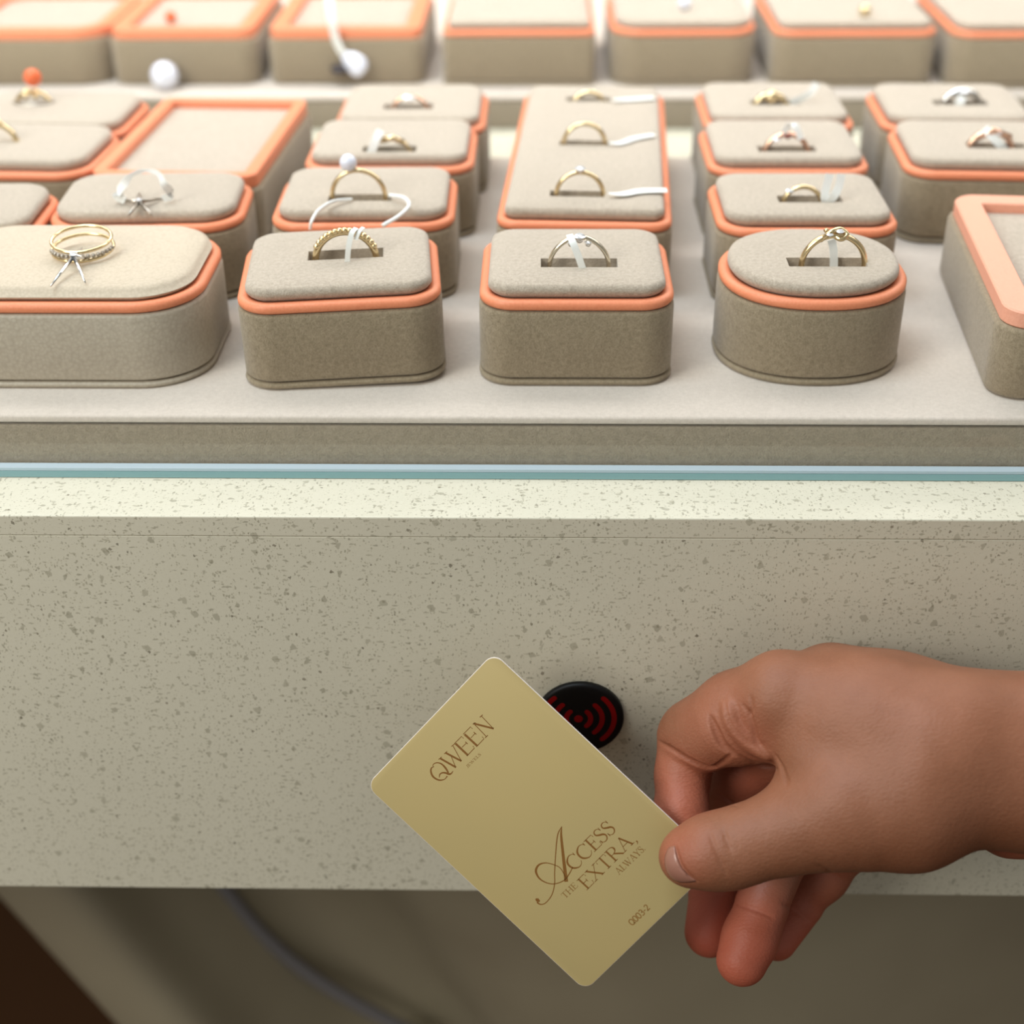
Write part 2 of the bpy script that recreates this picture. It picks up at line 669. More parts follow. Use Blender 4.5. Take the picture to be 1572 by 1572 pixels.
def open_tray(label, xl_, xr, yfront, yback=None, depth=None, rot=0.0, r=.006, frame=.0085, group='open trays', top=None, fr_h=.0052, floor_=True, rim_mat=None):
    mid, w, d = place(xl_, xr, yfront, yback if yback is not None else yfront - 100)
    if depth:
        d = depth
    e = empty('display_tray', (mid[0] - sin(rot) * d / 2, mid[1] + cos(rot) * d / 2, BOARD_T), rot, label, 'display tray', group)
    hb = BH + RIM - fr_h
    me = loft('body', slab_loops(w + .003, d + .003, r + .0015, [(.0020, 0.0), (.0006, .0006), (0, .0022), (0, hb - .0012), (.0006, hb), (.004, hb)], False))
    link('body', me, FAB_BODY, e)
    me = loft('orange_frame', slab_loops(w, d, r, [(.0004, hb + .0001), (0, hb + .0005), (0, hb + fr_h - .0005), (.0005, hb + fr_h), (frame - .0004, hb + fr_h), (frame, hb + fr_h - .0004), (frame, hb + .0012)]), cap0=False, cap1=False)
    sharp(me, 30)
    link('orange_frame', me, rim_mat or ORANGE, e)
    me = loft('liner', slab_loops(w - 2 * frame + .0004, d - 2 * frame + .0004, max(r - frame, .0012), [(.0, hb + .0004), (.0, hb + .0016), (.0006, hb + .0019), (.01, hb + .0019)]))
    link('liner', me, top or FAB_TOP, e)
    return e, w, d


FRONT = 'ring boxes standing on the front display board'
G_ = dict(group=FRONT)
# front row
b1, *_ = ring_box('large leatherette ring box with wide rounded corner at the front left, starfish ring on it', -150, 297, 468, depth=.061, r=.020, slots=(), leather_=True, soft=.0028, **G_)
b2, *_ = ring_box('square taupe suede ring box skewed and tipped, holding the wide textured gold ring', 362, 682, 467, depth=.054, rot=radians(5.5), r=.011, tilt=radians(.9), slots=(), **G_)
b3, *_ = ring_box('square taupe suede ring box at the front centre holding the ring with three clear stones', 733, 1040, 464, depth=.054, r=.0105, slots=(), **G_)
b4, *_ = ring_box('round taupe suede ring box with coral rim at the front, holding the gold knot ring', 1118, 1420, 464, depth=.054, ell=True, slots=(), **G_)
# second row
b6, *_ = ring_box('ring box cut by the left frame edge, behind the leatherette box', -260, 46, 368, depth=.048, r=.014, slots=(), rot=radians(2), **G_)
b7, *_ = ring_box('rounded ring box behind the leatherette box, carrying the small silver star ring', 64, 368, 348, depth=.048, rot=radians(3), r=.014, slots=(), **G_)
b8, *_ = ring_box('ring box behind the skewed box, holding the gold ring with the white pearl', 410, 697, 345, depth=.052, r=.011, rot=radians(1), slots=(), **G_)
b9, w9, d9 = ring_box('long three-slot ring box running front to back behind the front centre box', 759, 1033, 343, yback=142, rot=radians(-3), r=.007, slots=(), **G_)
b10, *_ = ring_box('ring box behind the round box, with two white tag strips beside its gold ring', 1104, 1389, 353, depth=.050, r=.011, slots=(), **G_)
# third row
b11, *_ = ring_box('ring box at the left frame edge beside the empty coral tray, its ring cut off', -120, 134, 266, depth=.052, r=.013, rot=radians(-3), slots=(), **G_)
b13, *_ = ring_box('ring box behind the pearl ring box, a gold ring lying in its slot', 462, 727, 258, depth=.052, r=.010, slots=(), **G_)
b14, *_ = ring_box('ring box holding the rose gold ring with a dark red stone', 1089, 1342, 262, depth=.054, r=.010, slots=(), **G_)
b15, *_ = ring_box('ring box with a rose gold ring, right behind the pale coral tray', 1394, 1668, 266, depth=.056, r=.011, rot=radians(-3), slots=(), **G_)
# fourth row
b16, *_ = ring_box('rearmost ring box at the far left, carrying the ring topped by an orange bead', -80, 186, 207, depth=.052, r=.012, rot=radians(-2), slots=(), **G_)
b17, *_ = ring_box('rearmost ring box left of the three-slot box, holding the ring with a pale pink stone', 508, 745, 199, depth=.056, r=.010, slots=(), **G_)
b18, *_ = ring_box('rearmost ring box right of the three-slot box, with a thick gold ring and pale tag', 1083, 1318, 196, depth=.056, r=.010, slots=(), **G_)
b19, *_ = ring_box('rearmost ring box at the far right, holding the silver ring with a white tag', 1358, 1600, 198, depth=.056, r=.011, rot=radians(-2), slots=(), **G_)

# slots of the long box: rebuilt cushion with three cuts at the real ring places
def local(e, P):
    mw = Matrix.Translation(e.location) @ e.rotation_euler.to_matrix().to_4x4()
    return mw.inverted() @ Vector(P)


def cut_slots(e, px_list, sw=.0205, sd=.0065):
    cu = [c for c in e.children if c.name.startswith('cushion')][0]
    cs = []
    for px, py in px_list:
        q = local(e, UZ(px, py, CUZ))
        cs.append(boxmesh('c', q.x - sw / 2, q.x + sw / 2, q.y - sd / 2, q.y + sd / 2, BH + RIM + CU - .0155, BH + RIM + CU + .01))
    me = boolean_cut(cu.data, cs)
    sharp(me, 50)
    cu.data = me
    for p in me.polygons:
        p.use_smooth = True


cut_slots(b2, [(531, 393)], .0230, .0078)
cut_slots(b3, [(889, 404)], .0232, .0072)
cut_slots(b4, [(1269, 403)], .0236, .0072)
cut_slots(b8, [(553, 304)], .0215, .0066)
cut_slots(b10, [(1243, 306)], .0215, .0066)
cut_slots(b13, [(598, 229)], .020, .0066)
cut_slots(b14, [(1208, 229)], .0215, .0066)
cut_slots(b15, [(1530, 224)], .022, .0066)
cut_slots(b17, [(627, 164)], .020, .0066)
cut_slots(b9, [(886, 298), (897, 220), (904, 153)], .0185, .0058)
cut_slots(b18, [(1190, 158)], .020)
cut_slots(b19, [(1474, 158)], .022)

# open trays on the front board
t5, *_ = open_tray('pale coral framed open tray with nothing in it, cut by the right frame edge', 1549, 1818, 485, yback=300, rot=radians(-5.0), r=.008, frame=.0088, rim_mat=PINKO, group='empty coral framed trays')
t12, *_ = open_tray('coral framed open tray with an empty beige liner, between the left ring boxes', 134, 392, 268, yback=150, rot=radians(-3.0), r=.0055, frame=.0050, group='empty coral framed trays')

# rear row
REAR = 'blurred trays of the rear row'
rear = [
    (-90, 160, 46, 'open', 'leftmost rear tray with coral frame, cut by the frame corner', .02),
    (166, 386, 45, 'open', 'second rear tray from the left with coral frame and an orange bead inside', .008),
    (412, 645, 44, 'open', 'third rear tray from the left, white hanging tag in front of it', .006),
    (678, 915, 47, 'box', 'rear cushion box with coral rim directly behind the three-slot box', .005),
    (938, 1166, 47, 'box', 'rear cushion box with rounded front, a white fleck on top', .016),
    (1190, 1445, 48, 'box', 'rear cushion box second from the right carrying a small gold piece', .010),
    (1466, 1720, 50, 'box', 'rightmost rear cushion box, cut by the frame edge', .012),
]
rear_e = []
for xa, xb, yy, kind, lab, rr in rear:
    if kind == 'open':
        rear_e.append(open_tray(lab, xa, xb, yy, depth=.095, r=rr, frame=.008, group=REAR)[0])
    else:
        rear_e.append(ring_box(lab, xa, xb, yy, depth=.095, r=rr, slots=(), group=REAR)[0])


# ------------------------------------------------------------------ rings
def band(R, r, n=56, a0=0, a1=2 * pi, flat=1.0, peak=0.0):
    pts = []
    full = abs(a1 - a0 - 2 * pi) < 1e-6
    m = n if full else n + 1
    for i in range(m):
        t = a0 + (a1 - a0) * i / n
        rr = R * (1 + peak * max(0, sin(t)) ** 6)
        pts.append((rr * cos(t), 0, rr * sin(t)))
    return tube(pts, r, 10, closed=full, flat=flat)


def ring(label, px, py, dia, mat, parts=(), tubr=.0008, dz=-.001, rz=0.0, lying=False, z0=CUZ, flat=1.3, peak=0.0, name='ring'):
    P = UZ(px, py, z0)
    e = empty(name, (P[0], P[1], z0 + dz), rz, label, 'ring', 'rings on display in the boxes')
    R = dia / 2
    v, f = band(R, tubr, flat=flat, peak=peak)
    o = link('band', mesh('band', v, f), mat, e)
    if lying:
        o.rotation_euler = (radians(90), 0, 0)
        o.location = (0, 0, tubr * flat + .0001)
    for nm, (pv, pf), m in parts:
        link(nm, mesh(nm, pv, pf), m, e, smooth=(nm != 'gem'))
    return e


def cluster(cs, r):
    return join([ball(c, r * s, 8) for *c, s in cs])


R1 = .0092
# front row rings
tex = [ball((.0100 * cos(t), -.0010, .0100 * sin(t)), .0010, 5) for t in np.linspace(radians(28), radians(150), 15)]
ring('wide gold ring with textured upper half standing in the skewed square box', 531, 393, .0186, GOLD, [('beaded_crest', join(tex), GOLD)], .0011, -.0014, radians(5.5), flat=1.6)
ring('slim pale gold ring with three clear stones in the front centre box', 889, 404, .0180, simple('pale_gold', (.74, .68, .55, 1), .22, 1.0), [
    ('gem', gem((0, -.0003, .0099), .0019), GEM), ('gem', gem((-.0026, -.0002, .0080), .0012), GEM), ('gem', gem((.0026, -.0002, .0080), .0012), GEM),
    ('setting', cluster([(0, 0, .0088, 1), (-.0026, 0, .0074, .8), (.0026, 0, .0074, .8)], .0012), SILVER)], .0007, -.0012, peak=.06)
ring('gold ring with a twisted knot on top standing in the round box', 1279, 402, .0190, GOLD, [
    ('knot', join([tube(catmull([(-.0045, 0, .0078), (-.002, -.0012, .0108), (.001, .0006, .0112), (.003, -.0008, .0100), (.001, -.0016, .0088), (-.002, .0010, .0100), (-.0034, -.0006, .0112)], 6), .00075, 8)]), GOLD),
    ('gem', gem((.0008, -.0014, .0112), .0013), GEM), ('gem', gem((-.0022, -.0014, .0103), .0012), GEM)], .0009, -.0010)
# lying ring 1 : two bands and pave front
P = UZ(129, 391, CUZ)
e = empty('ring', (P[0], P[1], CUZ), 0, 'double gold ring lying on the leatherette box with beaded front edge', 'ring', 'rings on display in the boxes')
for zz, rr, ti in ((.0012, .0093, 0), (.0040, .0090, 8)):
    pts = [(rr * cos(t), rr * .95 * sin(t), zz + .0022 * (sin(t) * .5 + .5)) for t in np.linspace(0, 2 * pi, 49)[:-1]]
    v, f = tube(pts, .00055, 8, closed=True)
    link('band', mesh('band', v, f), GOLD, e)
bd = [ball((.0093 * cos(t), .0089 * sin(t), .0026), .00075, 5) for t in np.linspace(radians(205), radians(355), 16)]
v, f = join(bd)
link('beaded_edge', mesh('beaded_edge', v, f), DARKSIL, e)


def at_board(px, py, z):
    p = UZ(px, py, z)
    return (p[0], p[1], z)


def pendant(name, label, cat, center, ends, zc, ze, r0, mat, stone=None):
    c0 = at_board(*center, zc)
    parts = []
    e = empty(name, c0, 0, label, cat)
    for ex, ey in ends:
        q = at_board(ex, ey, ze)
        d = Vector(q) - Vector(c0)
        parts.append(tube([(0, 0, 0), tuple(d * .5), tuple(d)], [r0, r0 * .8, r0 * .35], 8))
    v, f = join(parts)
    link('spikes', mesh(name, v, f), mat, e)
    if stone:
        v, f = gem((0, 0, .0006), stone)
        link('gem', mesh('gem', v, f), GEM, e, smooth=False)
    return e


pendant('starfish_charm', 'silver starfish charm with long spikes leaning on the double gold ring', 'charm', (113, 393), ((78, 439), (131, 434), (98, 382), (126, 380), (140, 398)), CUZ + .0045, CUZ + .0008, .0007, SILVER, .0012)
pendant('star_charm', 'small antiqued silver star lying on the second-row rounded box at left', 'charm', (213, 309), ((197, 331), (233, 330), (180, 307), (250, 305), (214, 296)), CUZ + .0026, CUZ + .0007, .0008, DARKSIL, .0010)

# second row rings
ring('thin gold ring crowned by a large white pearl', 551, 303, .0180, GOLD, [('pearl', ball((-.0028, -.0004, .0118), .0029, 14), PEARL), ('setting', ball((-.0026, 0, .0092), .0011, 8), GOLD)], .0008, .0004, name='pearl_ring')
ring('gold solitaire ring in the front slot of the three-slot box', 890, 298, .0160, GOLD, [('gem', gem((0, -.0003, .0094), .0019), GEM), ('setting', ball((0, 0, .0083), .0011, 8), SILVER)], .0008, -.0004)
ring('plain thin gold ring in the middle slot of the three-slot box', 897, 220, .0155, GOLD, [], .0009, -.0004)
ring('low gold ring in the rear slot of the three-slot box', 904, 153, .0140, GOLD, [], .0010, -.0040)
ring('small gold ring with a clear stone on its left shoulder beside two white strips', 1232, 305, .0130, GOLD, [('gem', gem((-.0046, -.0004, .0054), .0015), GEM)], .0008, -.0024)
# third row
ring('gold ring sunk low in its slot behind the pearl ring', 600, 229, .0150, GOLD, [('crest', tube([(-.003, -.0006, .0066), (.001, -.001, .0078), (.005, -.0006, .0058)], .0012, 8), GOLD)], .0009, -.0032)
ring('rose gold ring with a dark red stone and pale side stones', 1207, 226, .0165, ROSE, [('gem', gem((0, -.0005, .0080), .0022), GEM_RED), ('gem', gem((-.0040, -.0005, .0066), .0019), GEM)], .0010, -.0034)
ring('wide rose gold ring near the right frame edge', 1520, 222, .0165, ROSE, [('gem', gem((.002, -.0005, .0078), .0018), GEM), ('crest', tube([(-.006, 0, .0052), (0, -.001, .0088), (.007, 0, .0058)], .0013, 8), ROSE)], .0011, -.0032)
ring('gold ring half out of the left frame edge', -4, 217, .0150, GOLD, [('crest', ball((.002, 0, .0078), .0016, 8), GOLD)], .0011, -.001)
# fourth row
ring('gold ring with a round pierced crown on the far left rear box', 52, 158, .0150, GOLD, [('crown', cluster([(.0028 * cos(t), .0016 * sin(t) - .001, .0068 + .001 * sin(3 * t), 1) for t in np.linspace(0, 2 * pi, 9)[:-1]], .0013), GOLD), ('base_scroll', tube([(.0075 * cos(t), .004 * sin(t), .0028) for t in np.linspace(0, 2 * pi, 20)[:-1]], .0010, 8, closed=True), DARKSIL)], .0010, -.0026)
ring('rose gold ring with a pale pink stone', 630, 164, .0150, ROSE, [('gem', gem((0, -.0006, .0072), .0026), GEM)], .0009, -.0032)
ring('thick gold ring with a domed gold top right of the three-slot box', 1183, 158, .0130, GOLD, [('dome', ball((0, -.0006, .0056), .0030, 10, 1.0), GOLD)], .0014, -.0030)
ring('silver ring with a clear stone in the far right rear box', 1476, 157, .0160, SILVER, [('gem', gem((0, -.0006, .0076), .0024), GEM), ('shoulder', tube([(-.0078, 0, .003), (-.004, -.0004, .0062), (.004, -.0004, .0062), (.0078, 0, .003)], .0012, 8), DARKSIL)], .0010, -.0030)


# beads / pearl
def bead(name, label, cat, px, py, z, r, mat):
    P = UZ(px, py, z + r)
    o = link(name, mesh(name, *ball((0, 0, r), r, 18)), mat)
    o.location = (P[0], P[1], z)
    return tag(o, label, cat)


# ------------------------------------------------------------------ ribbons and tags
def ribbon(name, label, cat, pts, width, side=(1, 0, 0), th=.00022, group=None, smooth_path=True, mat=None):
    P = [Vector(p) for p in (catmull([tuple(p) for p in pts], 8) if smooth_path else pts)]
    vs, fs = [], []
    m = len(P)
    S0 = Vector(side)
    for i in range(m):
        t = (P[min(i + 1, m - 1)] - P[max(i - 1, 0)]).normalized()
        s = (S0 - t * S0.dot(t)).normalized()
        nrm = t.cross(s)
        wv = float(np.interp(i * (len(width) - 1) / (m - 1), range(len(width)), width)) if isinstance(width, (list, tuple)) else width
        for a, b in ((-1, -1), (1, -1), (1, 1), (-1, 1)):
            vs.append(P[i] + s * (a * wv / 2) + nrm * (b * th / 2))
    for i in range(m - 1):
        for k in range(4):
            l = (k + 1) % 4
            fs.append((i * 4 + k, i * 4 + l, i * 4 + 4 + l, i * 4 + 4 + k))
    fs.append((3, 2, 1, 0))
    b = (m - 1) * 4
    fs.append((b, b + 1, b + 2, b + 3))
    c = P[0]
    o = link(name, mesh(name, [v - c for v in vs], fs), mat or TAGW)
    o.location = c
    sharp(o.data, 50)
    return tag(o, label, cat, group)


TG = 'white price tags tied to the rings'


def ringtag(label, pts, w, yref, dy=-.0012, side=(1, 0, 0)):
    """pts in image measure on the upright plane just before the ring standing at (px,py)"""
    Y = UZ(yref[0], yref[1], CUZ)[1] + dy
    q = []
    for i, p in enumerate(pts):
        if len(p) == 3:
            q.append(UY(p[0], p[1], Y + p[2]))
        else:
            q.append(UY(p[0], p[1], Y))
    return ribbon('ring_tag', label, 'price tag', q, w, side, group=TG)


ringtag('folded white tag strip hanging through the ring in the skewed box, left strand', [(547, 350, .001), (540, 358, -.001), (535, 380, -.002), (533, 404, -.002)], .0016, (531, 397), -.0022)
ringtag('short white tag strand over the top of the wide textured gold ring', [(558, 349, .002), (551, 356, .0), (546, 368, -.001)], .0012, (531, 397), -.0022)
ringtag('white tag strip threaded through the three-stone ring', [(874, 360, .002), (880, 374, -.001), (888, 394, -.0018), (895, 414, -.0018)], .0021, (889, 404), -.0024)
ringtag('narrow white tag strip behind the knot ring in the round box', [(1276, 368, .0016), (1279, 380, .001), (1280, 396, .0), (1280, 411, -.001)], .0024, (1279, 402), .0016)
ringtag('left of the two white tag strips on the ring box behind the round box', [(1274, 267, .001), (1269, 285, 0), (1266, 302, -.001), (1268, 311, -.001)], .0027, (1232, 305), -.0018)
ringtag('right of the two white tag strips on the ring box behind the round box', [(1292, 267, .001), (1288, 285, 0), (1281, 300, -.001), (1272, 311, -.001)], .0027, (1232, 305), -.0024)
ringtag('white tag strip rising from the slot behind the pearl', [(584, 200, .002), (577, 215, 0), (570, 232, -.001), (562, 248, -.001)], .0030, (600, 229), -.002)
ringtag('white folded tag above the dark red stone', [(1203, 204, .001), (1212, 192, .001), (1222, 195, 0), (1230, 214, -.001)], .0024, (1207, 226), -.002)
ringtag('white tag strip across the rose gold ring at the right frame edge', [(1512, 196, .002), (1522, 208, 0), (1535, 222, -.001), (1543, 232, -.001)], .0030, (1520, 222), -.002)
ringtag('pale translucent tag beside the domed gold ring', [(1212, 158, 0), (1228, 152, 0), (1244, 142, 0), (1254, 128, .001)], .0030, (1183, 158), .001)
ringtag('white tag hanging from the silver ring in the far right rear box', [(1478, 148, 0), (1474, 156, -.001), (1470, 166, -.0015)], .0034, (1476, 157), -.003)


def flattag(label, pts, w, z=CUZ + .0009):
    q = [UZ(x, y, z + (dz if len(r) else 0)) for x, y, *r in pts for dz in [r[0] if r else 0]]
    return ribbon('ring_tag', label, 'price tag', q, w, (0, 1, 0), group=TG)


flattag('flat white tag reaching right from the solitaire ring, front slot of three', [(934, 297, .0008), (955, 298, .0002), (985, 293), (1024, 292)], [.001, .0035, .0045, .0040])
flattag('flat white tag reaching right from the ring in the middle slot of three', [(934, 219, .0006), (952, 220), (975, 212), (1004, 207)], [.001, .0030, .0038, .0034])
flattag('faint white tag beside the rear slot of the three-slot box', [(940, 154, .0006), (960, 153), (1004, 150)], [.001, .0040, .0040])

# cord of the pearl ring and ribbon loop of the star
cz = CUZ + .0010
q = [UZ(x, y, z) for x, y, z in ((540, 306, cz), (512, 309, cz + .001), (490, 322, cz + .0012), (479, 338, cz + .001), (476, 352, cz - .002))]
v, f = tube(catmull([tuple(p) for p in q], 8), .00055, 8)
P0 = q[0]
o = link('tag_cord', mesh('tag_cord', [Vector(a_) - Vector(P0) for a_ in v], f), TAGW)
o.location = P0
tag(o, 'white cord curling left from the pearl ring over the box edge', 'cord', 'cords of the pearl ring')
q = [UZ(x, y, z) for x, y, z in ((598, 300, cz + .0006), (620, 304, cz + .002), (628, 316, cz + .0015), (612, 332, cz + .0010), (588, 346, cz))]
v, f = tube(catmull([tuple(p) for p in q], 8), .0007, 8)
P0 = q[0]
o = link('tag_cord', mesh('tag_cord', [Vector(a_) - Vector(P0) for a_ in v], f), TAGW)
o.location = P0
tag(o, 'white cord looping right and forward from the pearl ring', 'cord', 'cords of the pearl ring')
s7 = [UZ(x, y, z) for x, y, z in ((192, 308, cz + .0006), (181, 299, cz + .0022), (190, 283, cz + .006), (203, 268, cz + .009), (224, 262, cz + .0098), (243, 267, cz + .009), (252, 283, cz + .006), (262, 298, cz + .0022), (250, 306, cz + .0006))]
ribbon('ribbon_loop', 'white ribbon loop arching behind the small silver star', 'ribbon', s7, [.0026, .0040, .0030, .0016, .0010, .0016, .0026, .0034, .0022], (.3, .2, 1))

bead('orange_bead', 'round orange bead on top of the far left rear ring', 'bead', 50, 119, CUZ + .0072, .0036, BEAD)
Yp = UZ(250, 45, TOPZ)[1] - .0015 - .0078
q = UY(250, 97, Yp)
o = link('loose_pearl', mesh('loose_pearl', *ball((0, 0, .0069), .0069, 22)), PEARL)
o.location = (q[0], Yp, BOARD_T + .0001)
tag(o, 'large bright white pearl ball in front of the second rear tray', 'pearl')
bead('orange_bead', 'small orange bead inside the second rear tray from the left', 'bead', 262, 26, TOPZ - .0030, .0030, BEAD)
bead('gold_stud', 'small gold stud on the rear cushion box second from the right', 'stud', 1328, 16, CUZ, .0030, GOLD)
bead('white_stud', 'white stud on the rear cushion box with rounded front', 'stud', 1051, 5, CUZ, .0032, PEARL)

# hanging tag in front of the third rear tray
Yt = UZ(530, 44, TOPZ)[1] - .0060
strip = [UY(x, y, Yt + dy) for x, y, dy in ((498, -40, .020), (504, -8, .009), (509, 28, .001), (516, 62, .001), (527, 84, .001))]
tg = empty('hanging_tag', tuple(strip[0]), 0, 'white tag on a long white strip hanging in front of the third rear tray', 'tag')
P = [Vector(tuple(p)) - Vector(tuple(strip[0])) for p in strip]
v, f = tube(catmull([tuple(p) for p in P], 8), .0021, 8, flat=.3)
link('strip', mesh('strip', v, f), TAGW, tg)
a_, b_ = P[-1], Vector(tuple(UY(560, 110, Yt - .002))) - Vector(tuple(strip[0]))
v, f = tube([tuple(a_ + (b_ - a_) * t) for t in (0, .15, .4, .7, .9, 1)], [.0018, .0035, .0052, .0056, .0046, .002], 12, flat=.4)
link('tag_plate', mesh('tag_plate', v, f), PEARL, tg)
cl = Vector(tuple(UY(522, 106, Yt + .001))) - Vector(tuple(strip[0]))
v, f = ball(tuple(cl), .0050, 10, .5)
link('clasp', mesh('clasp', v, f), CLASP, tg)

# ------------------------------------------------------------------ card reader
rc = UY(890, 1099, -.0002)
rd = empty('card_reader', (rc[0], -.0002, rc[2]), 0, 'round black contactless reader disc with red wave marks on the stone front', 'card reader')


def disc_loops(R, prof, n=72):
    return [[((R - i) * cos(2 * pi * j / n), -y, (R - i) * sin(2 * pi * j / n)) for j in range(n)] for i, y in prof]


RR = .01335
me = loft('housing', disc_loops(RR, [(0, 0), (0, .0012), (.0003, .0017), (.0009, .0019), (.003, .0019)]))
link('housing', me, BLACKP, rd)
sx = UY(888, 1103.5, -.0021) - rc
marks = [ [(0, 0)] ]


def arc_bar(R, a0, a1, w, n=28):
    vs, fs = [], []
    pts = [(R * cos(a0 + (a1 - a0) * i / n), R * sin(a0 + (a1 - a0) * i / n)) for i in range(n + 1)]
    loop_o, loop_i = [], []
    for i, (x, z) in enumerate(pts):
        t = a0 + (a1 - a0) * i / n
        loop_o.append((x + cos(t) * w / 2, z + sin(t) * w / 2))
        loop_i.append((x - cos(t) * w / 2, z - sin(t) * w / 2))
    def capp(c, t0, sgn):
        return [(c[0] + w / 2 * cos(t0 + sgn * pi * j / 8), c[1] + w / 2 * sin(t0 + sgn * pi * j / 8)) for j in range(1, 8)]
    poly = loop_o + capp(pts[-1], a1, 1) + loop_i[::-1] + capp(pts[0], a0 + pi, 1)
    n2 = len(poly)
    y0, y1 = -.00192, -.00200
    vs = [(x, y1, z) for x, z in poly] + [(x, y0, z) for x, z in poly]
    fs = [tuple(range(n2)), tuple(range(n2, 2 * n2))[::-1]] + [(i, (i + 1) % n2, (i + 1) % n2 + n2, i + n2) for i in range(n2)]
    return vs, fs


def shift(vf, dx_, dz_):
    return [(x + dx_, y, z + dz_) for x, y, z in vf[0]], vf[1]


ww = []
for R_ in (.0037, .0072, .0108):
    ww.append(arc_bar(R_, radians(-47), radians(47), .00155))
    ww.append(arc_bar(R_, radians(133), radians(227), .00155))
dot = [(.00132 * cos(t), .00132 * sin(t)) for t in np.linspace(0, 2 * pi, 25)[:-1]]
n2 = len(dot)
ww.append(([(x, -.00200, z) for x, z in dot] + [(x, -.00192, z) for x, z in dot], [tuple(range(n2)), tuple(range(n2, 2 * n2))[::-1]] + [(i, (i + 1) % n2, (i + 1) % n2 + n2, i + n2) for i in range(n2)]))
v, f = shift(join(ww), sx[0], sx[2])
o = link('wave_marks', mesh('wave_marks', v, f), REDP, rd, smooth=False)
o['label'] = 'dark red contactless waves and dot'

# ------------------------------------------------------------------ the card
def rod(w):
    t = float(np.linalg.norm(w))
    k_ = w / t
    K = np.array([[0, -k_[2], k_[1]], [k_[2], 0, -k_[0]], [-k_[1], k_[0], 0]])
    return np.eye(3) + sin(t) * K + (1 - cos(t)) * K @ K


CR = rod(np.array([0.16588219, -0.05873904, -0.75177999]))     # card axes seen from the camera
CT = np.array([0.0079005, -0.08779795, -0.40345243])
# card frame: X to the right of the writing, Y up the writing, Z out of the face
AX = np.stack([CR[:, 1], -CR[:, 0], CR[:, 2]], 1)
WX = RC @ AX
WO = CAM + RC @ CT
cardM = Matrix.Identity(4)
for i in range(3):
    for j in range(3):
        cardM[i][j] = WX[i][j]
    cardM[i][3] = WO[i]


def C2(px, py):     # place on the card face, metres in the card frame
    d = ray(px, py)
    n_ = WX[:, 2]
    t = (n_ @ (WO - CAM)) / (n_ @ d)
    q_ = WX.T @ (CAM + t * d - WO)
    return np.array([q_[0], q_[1]])


card = bpy.data.objects.new('access_card', None)
COL.objects.link(card)
card.matrix_world = cardM
tag(card, 'pale gold access card with brown serif lettering, pinched by the hand before the reader', 'card')
cw, ch = .05398, .0856
me = loft('card_core', slab_loops(cw, ch, .0034, [(.0001, -.00078), (0, -.00070), (0, -.00010), (.00004, -.00003)]))
sharp(me)
link('card_core', me, simple('white_card_core', srgb(232, 222, 214), .4), card)
k = NT('pale_gold_card_face')
co = k.coord()
g1 = k.noise(co, 26, 2)
g2 = k.noise(co, 3000, 2)
cc = k.mix(g1.outputs[0], srgb(179, 158, 106), srgb(170, 154, 107))
cc = k.mix(k.math('MULTIPLY', g2.outputs[0], .18), cc, srgb(176, 156, 100))
k.l(cc, k.p.inputs['Base Color'])
k.p.inputs['Roughness'].default_value = .42
k.p.inputs['Metallic'].default_value = .12
k.p.inputs['Specular IOR Level'].default_value = .4
me = loft('card_face', slab_loops(cw - .00022, ch - .00022, .0033, [(0, -.00003), (0, .00002), (.00004, .00003)]))
sharp(me)
link('card_face', me, k.m, card)
INK = simple('brown_ink', srgb(116, 76, 20), .5)
INK2 = simple('faded_brown_ink', srgb(128, 94, 42), .5)


def stroke(pts, w, curve=True):
    """flat ribbon on the card face; pts 2-D card coordinates (m); w list or number"""
    m0 = len(pts)
    wl_ = list(w) if isinstance(w, (list, tuple)) else [w] * m0
    arr = [(p[0], p[1], wl_[i]) for i, p in enumerate(pts)]
    if curve and m0 > 2:
        arr = catmull(arr, 7)
    else:
        arr = [np.array(a__) for a__ in arr]
    vs, fs = [], []
    n_ = len(arr)
    for i in range(n_):
        t = arr[min(i + 1, n_ - 1)][:2] - arr[max(i - 1, 0)][:2]
        L = np.linalg.norm(t) or 1
        s_ = np.array([-t[1], t[0]]) / L
        hw = max(arr[i][2], 1e-5) / 2
        a__ = arr[i][:2] + s_ * hw
        b__ = arr[i][:2] - s_ * hw
        vs += [(a__[0], a__[1], .00005), (b__[0], b__[1], .00005)]
    for i in range(n_ - 1):
        fs.append((2 * i, 2 * i + 1, 2 * i + 3, 2 * i + 2))
    return vs, fs


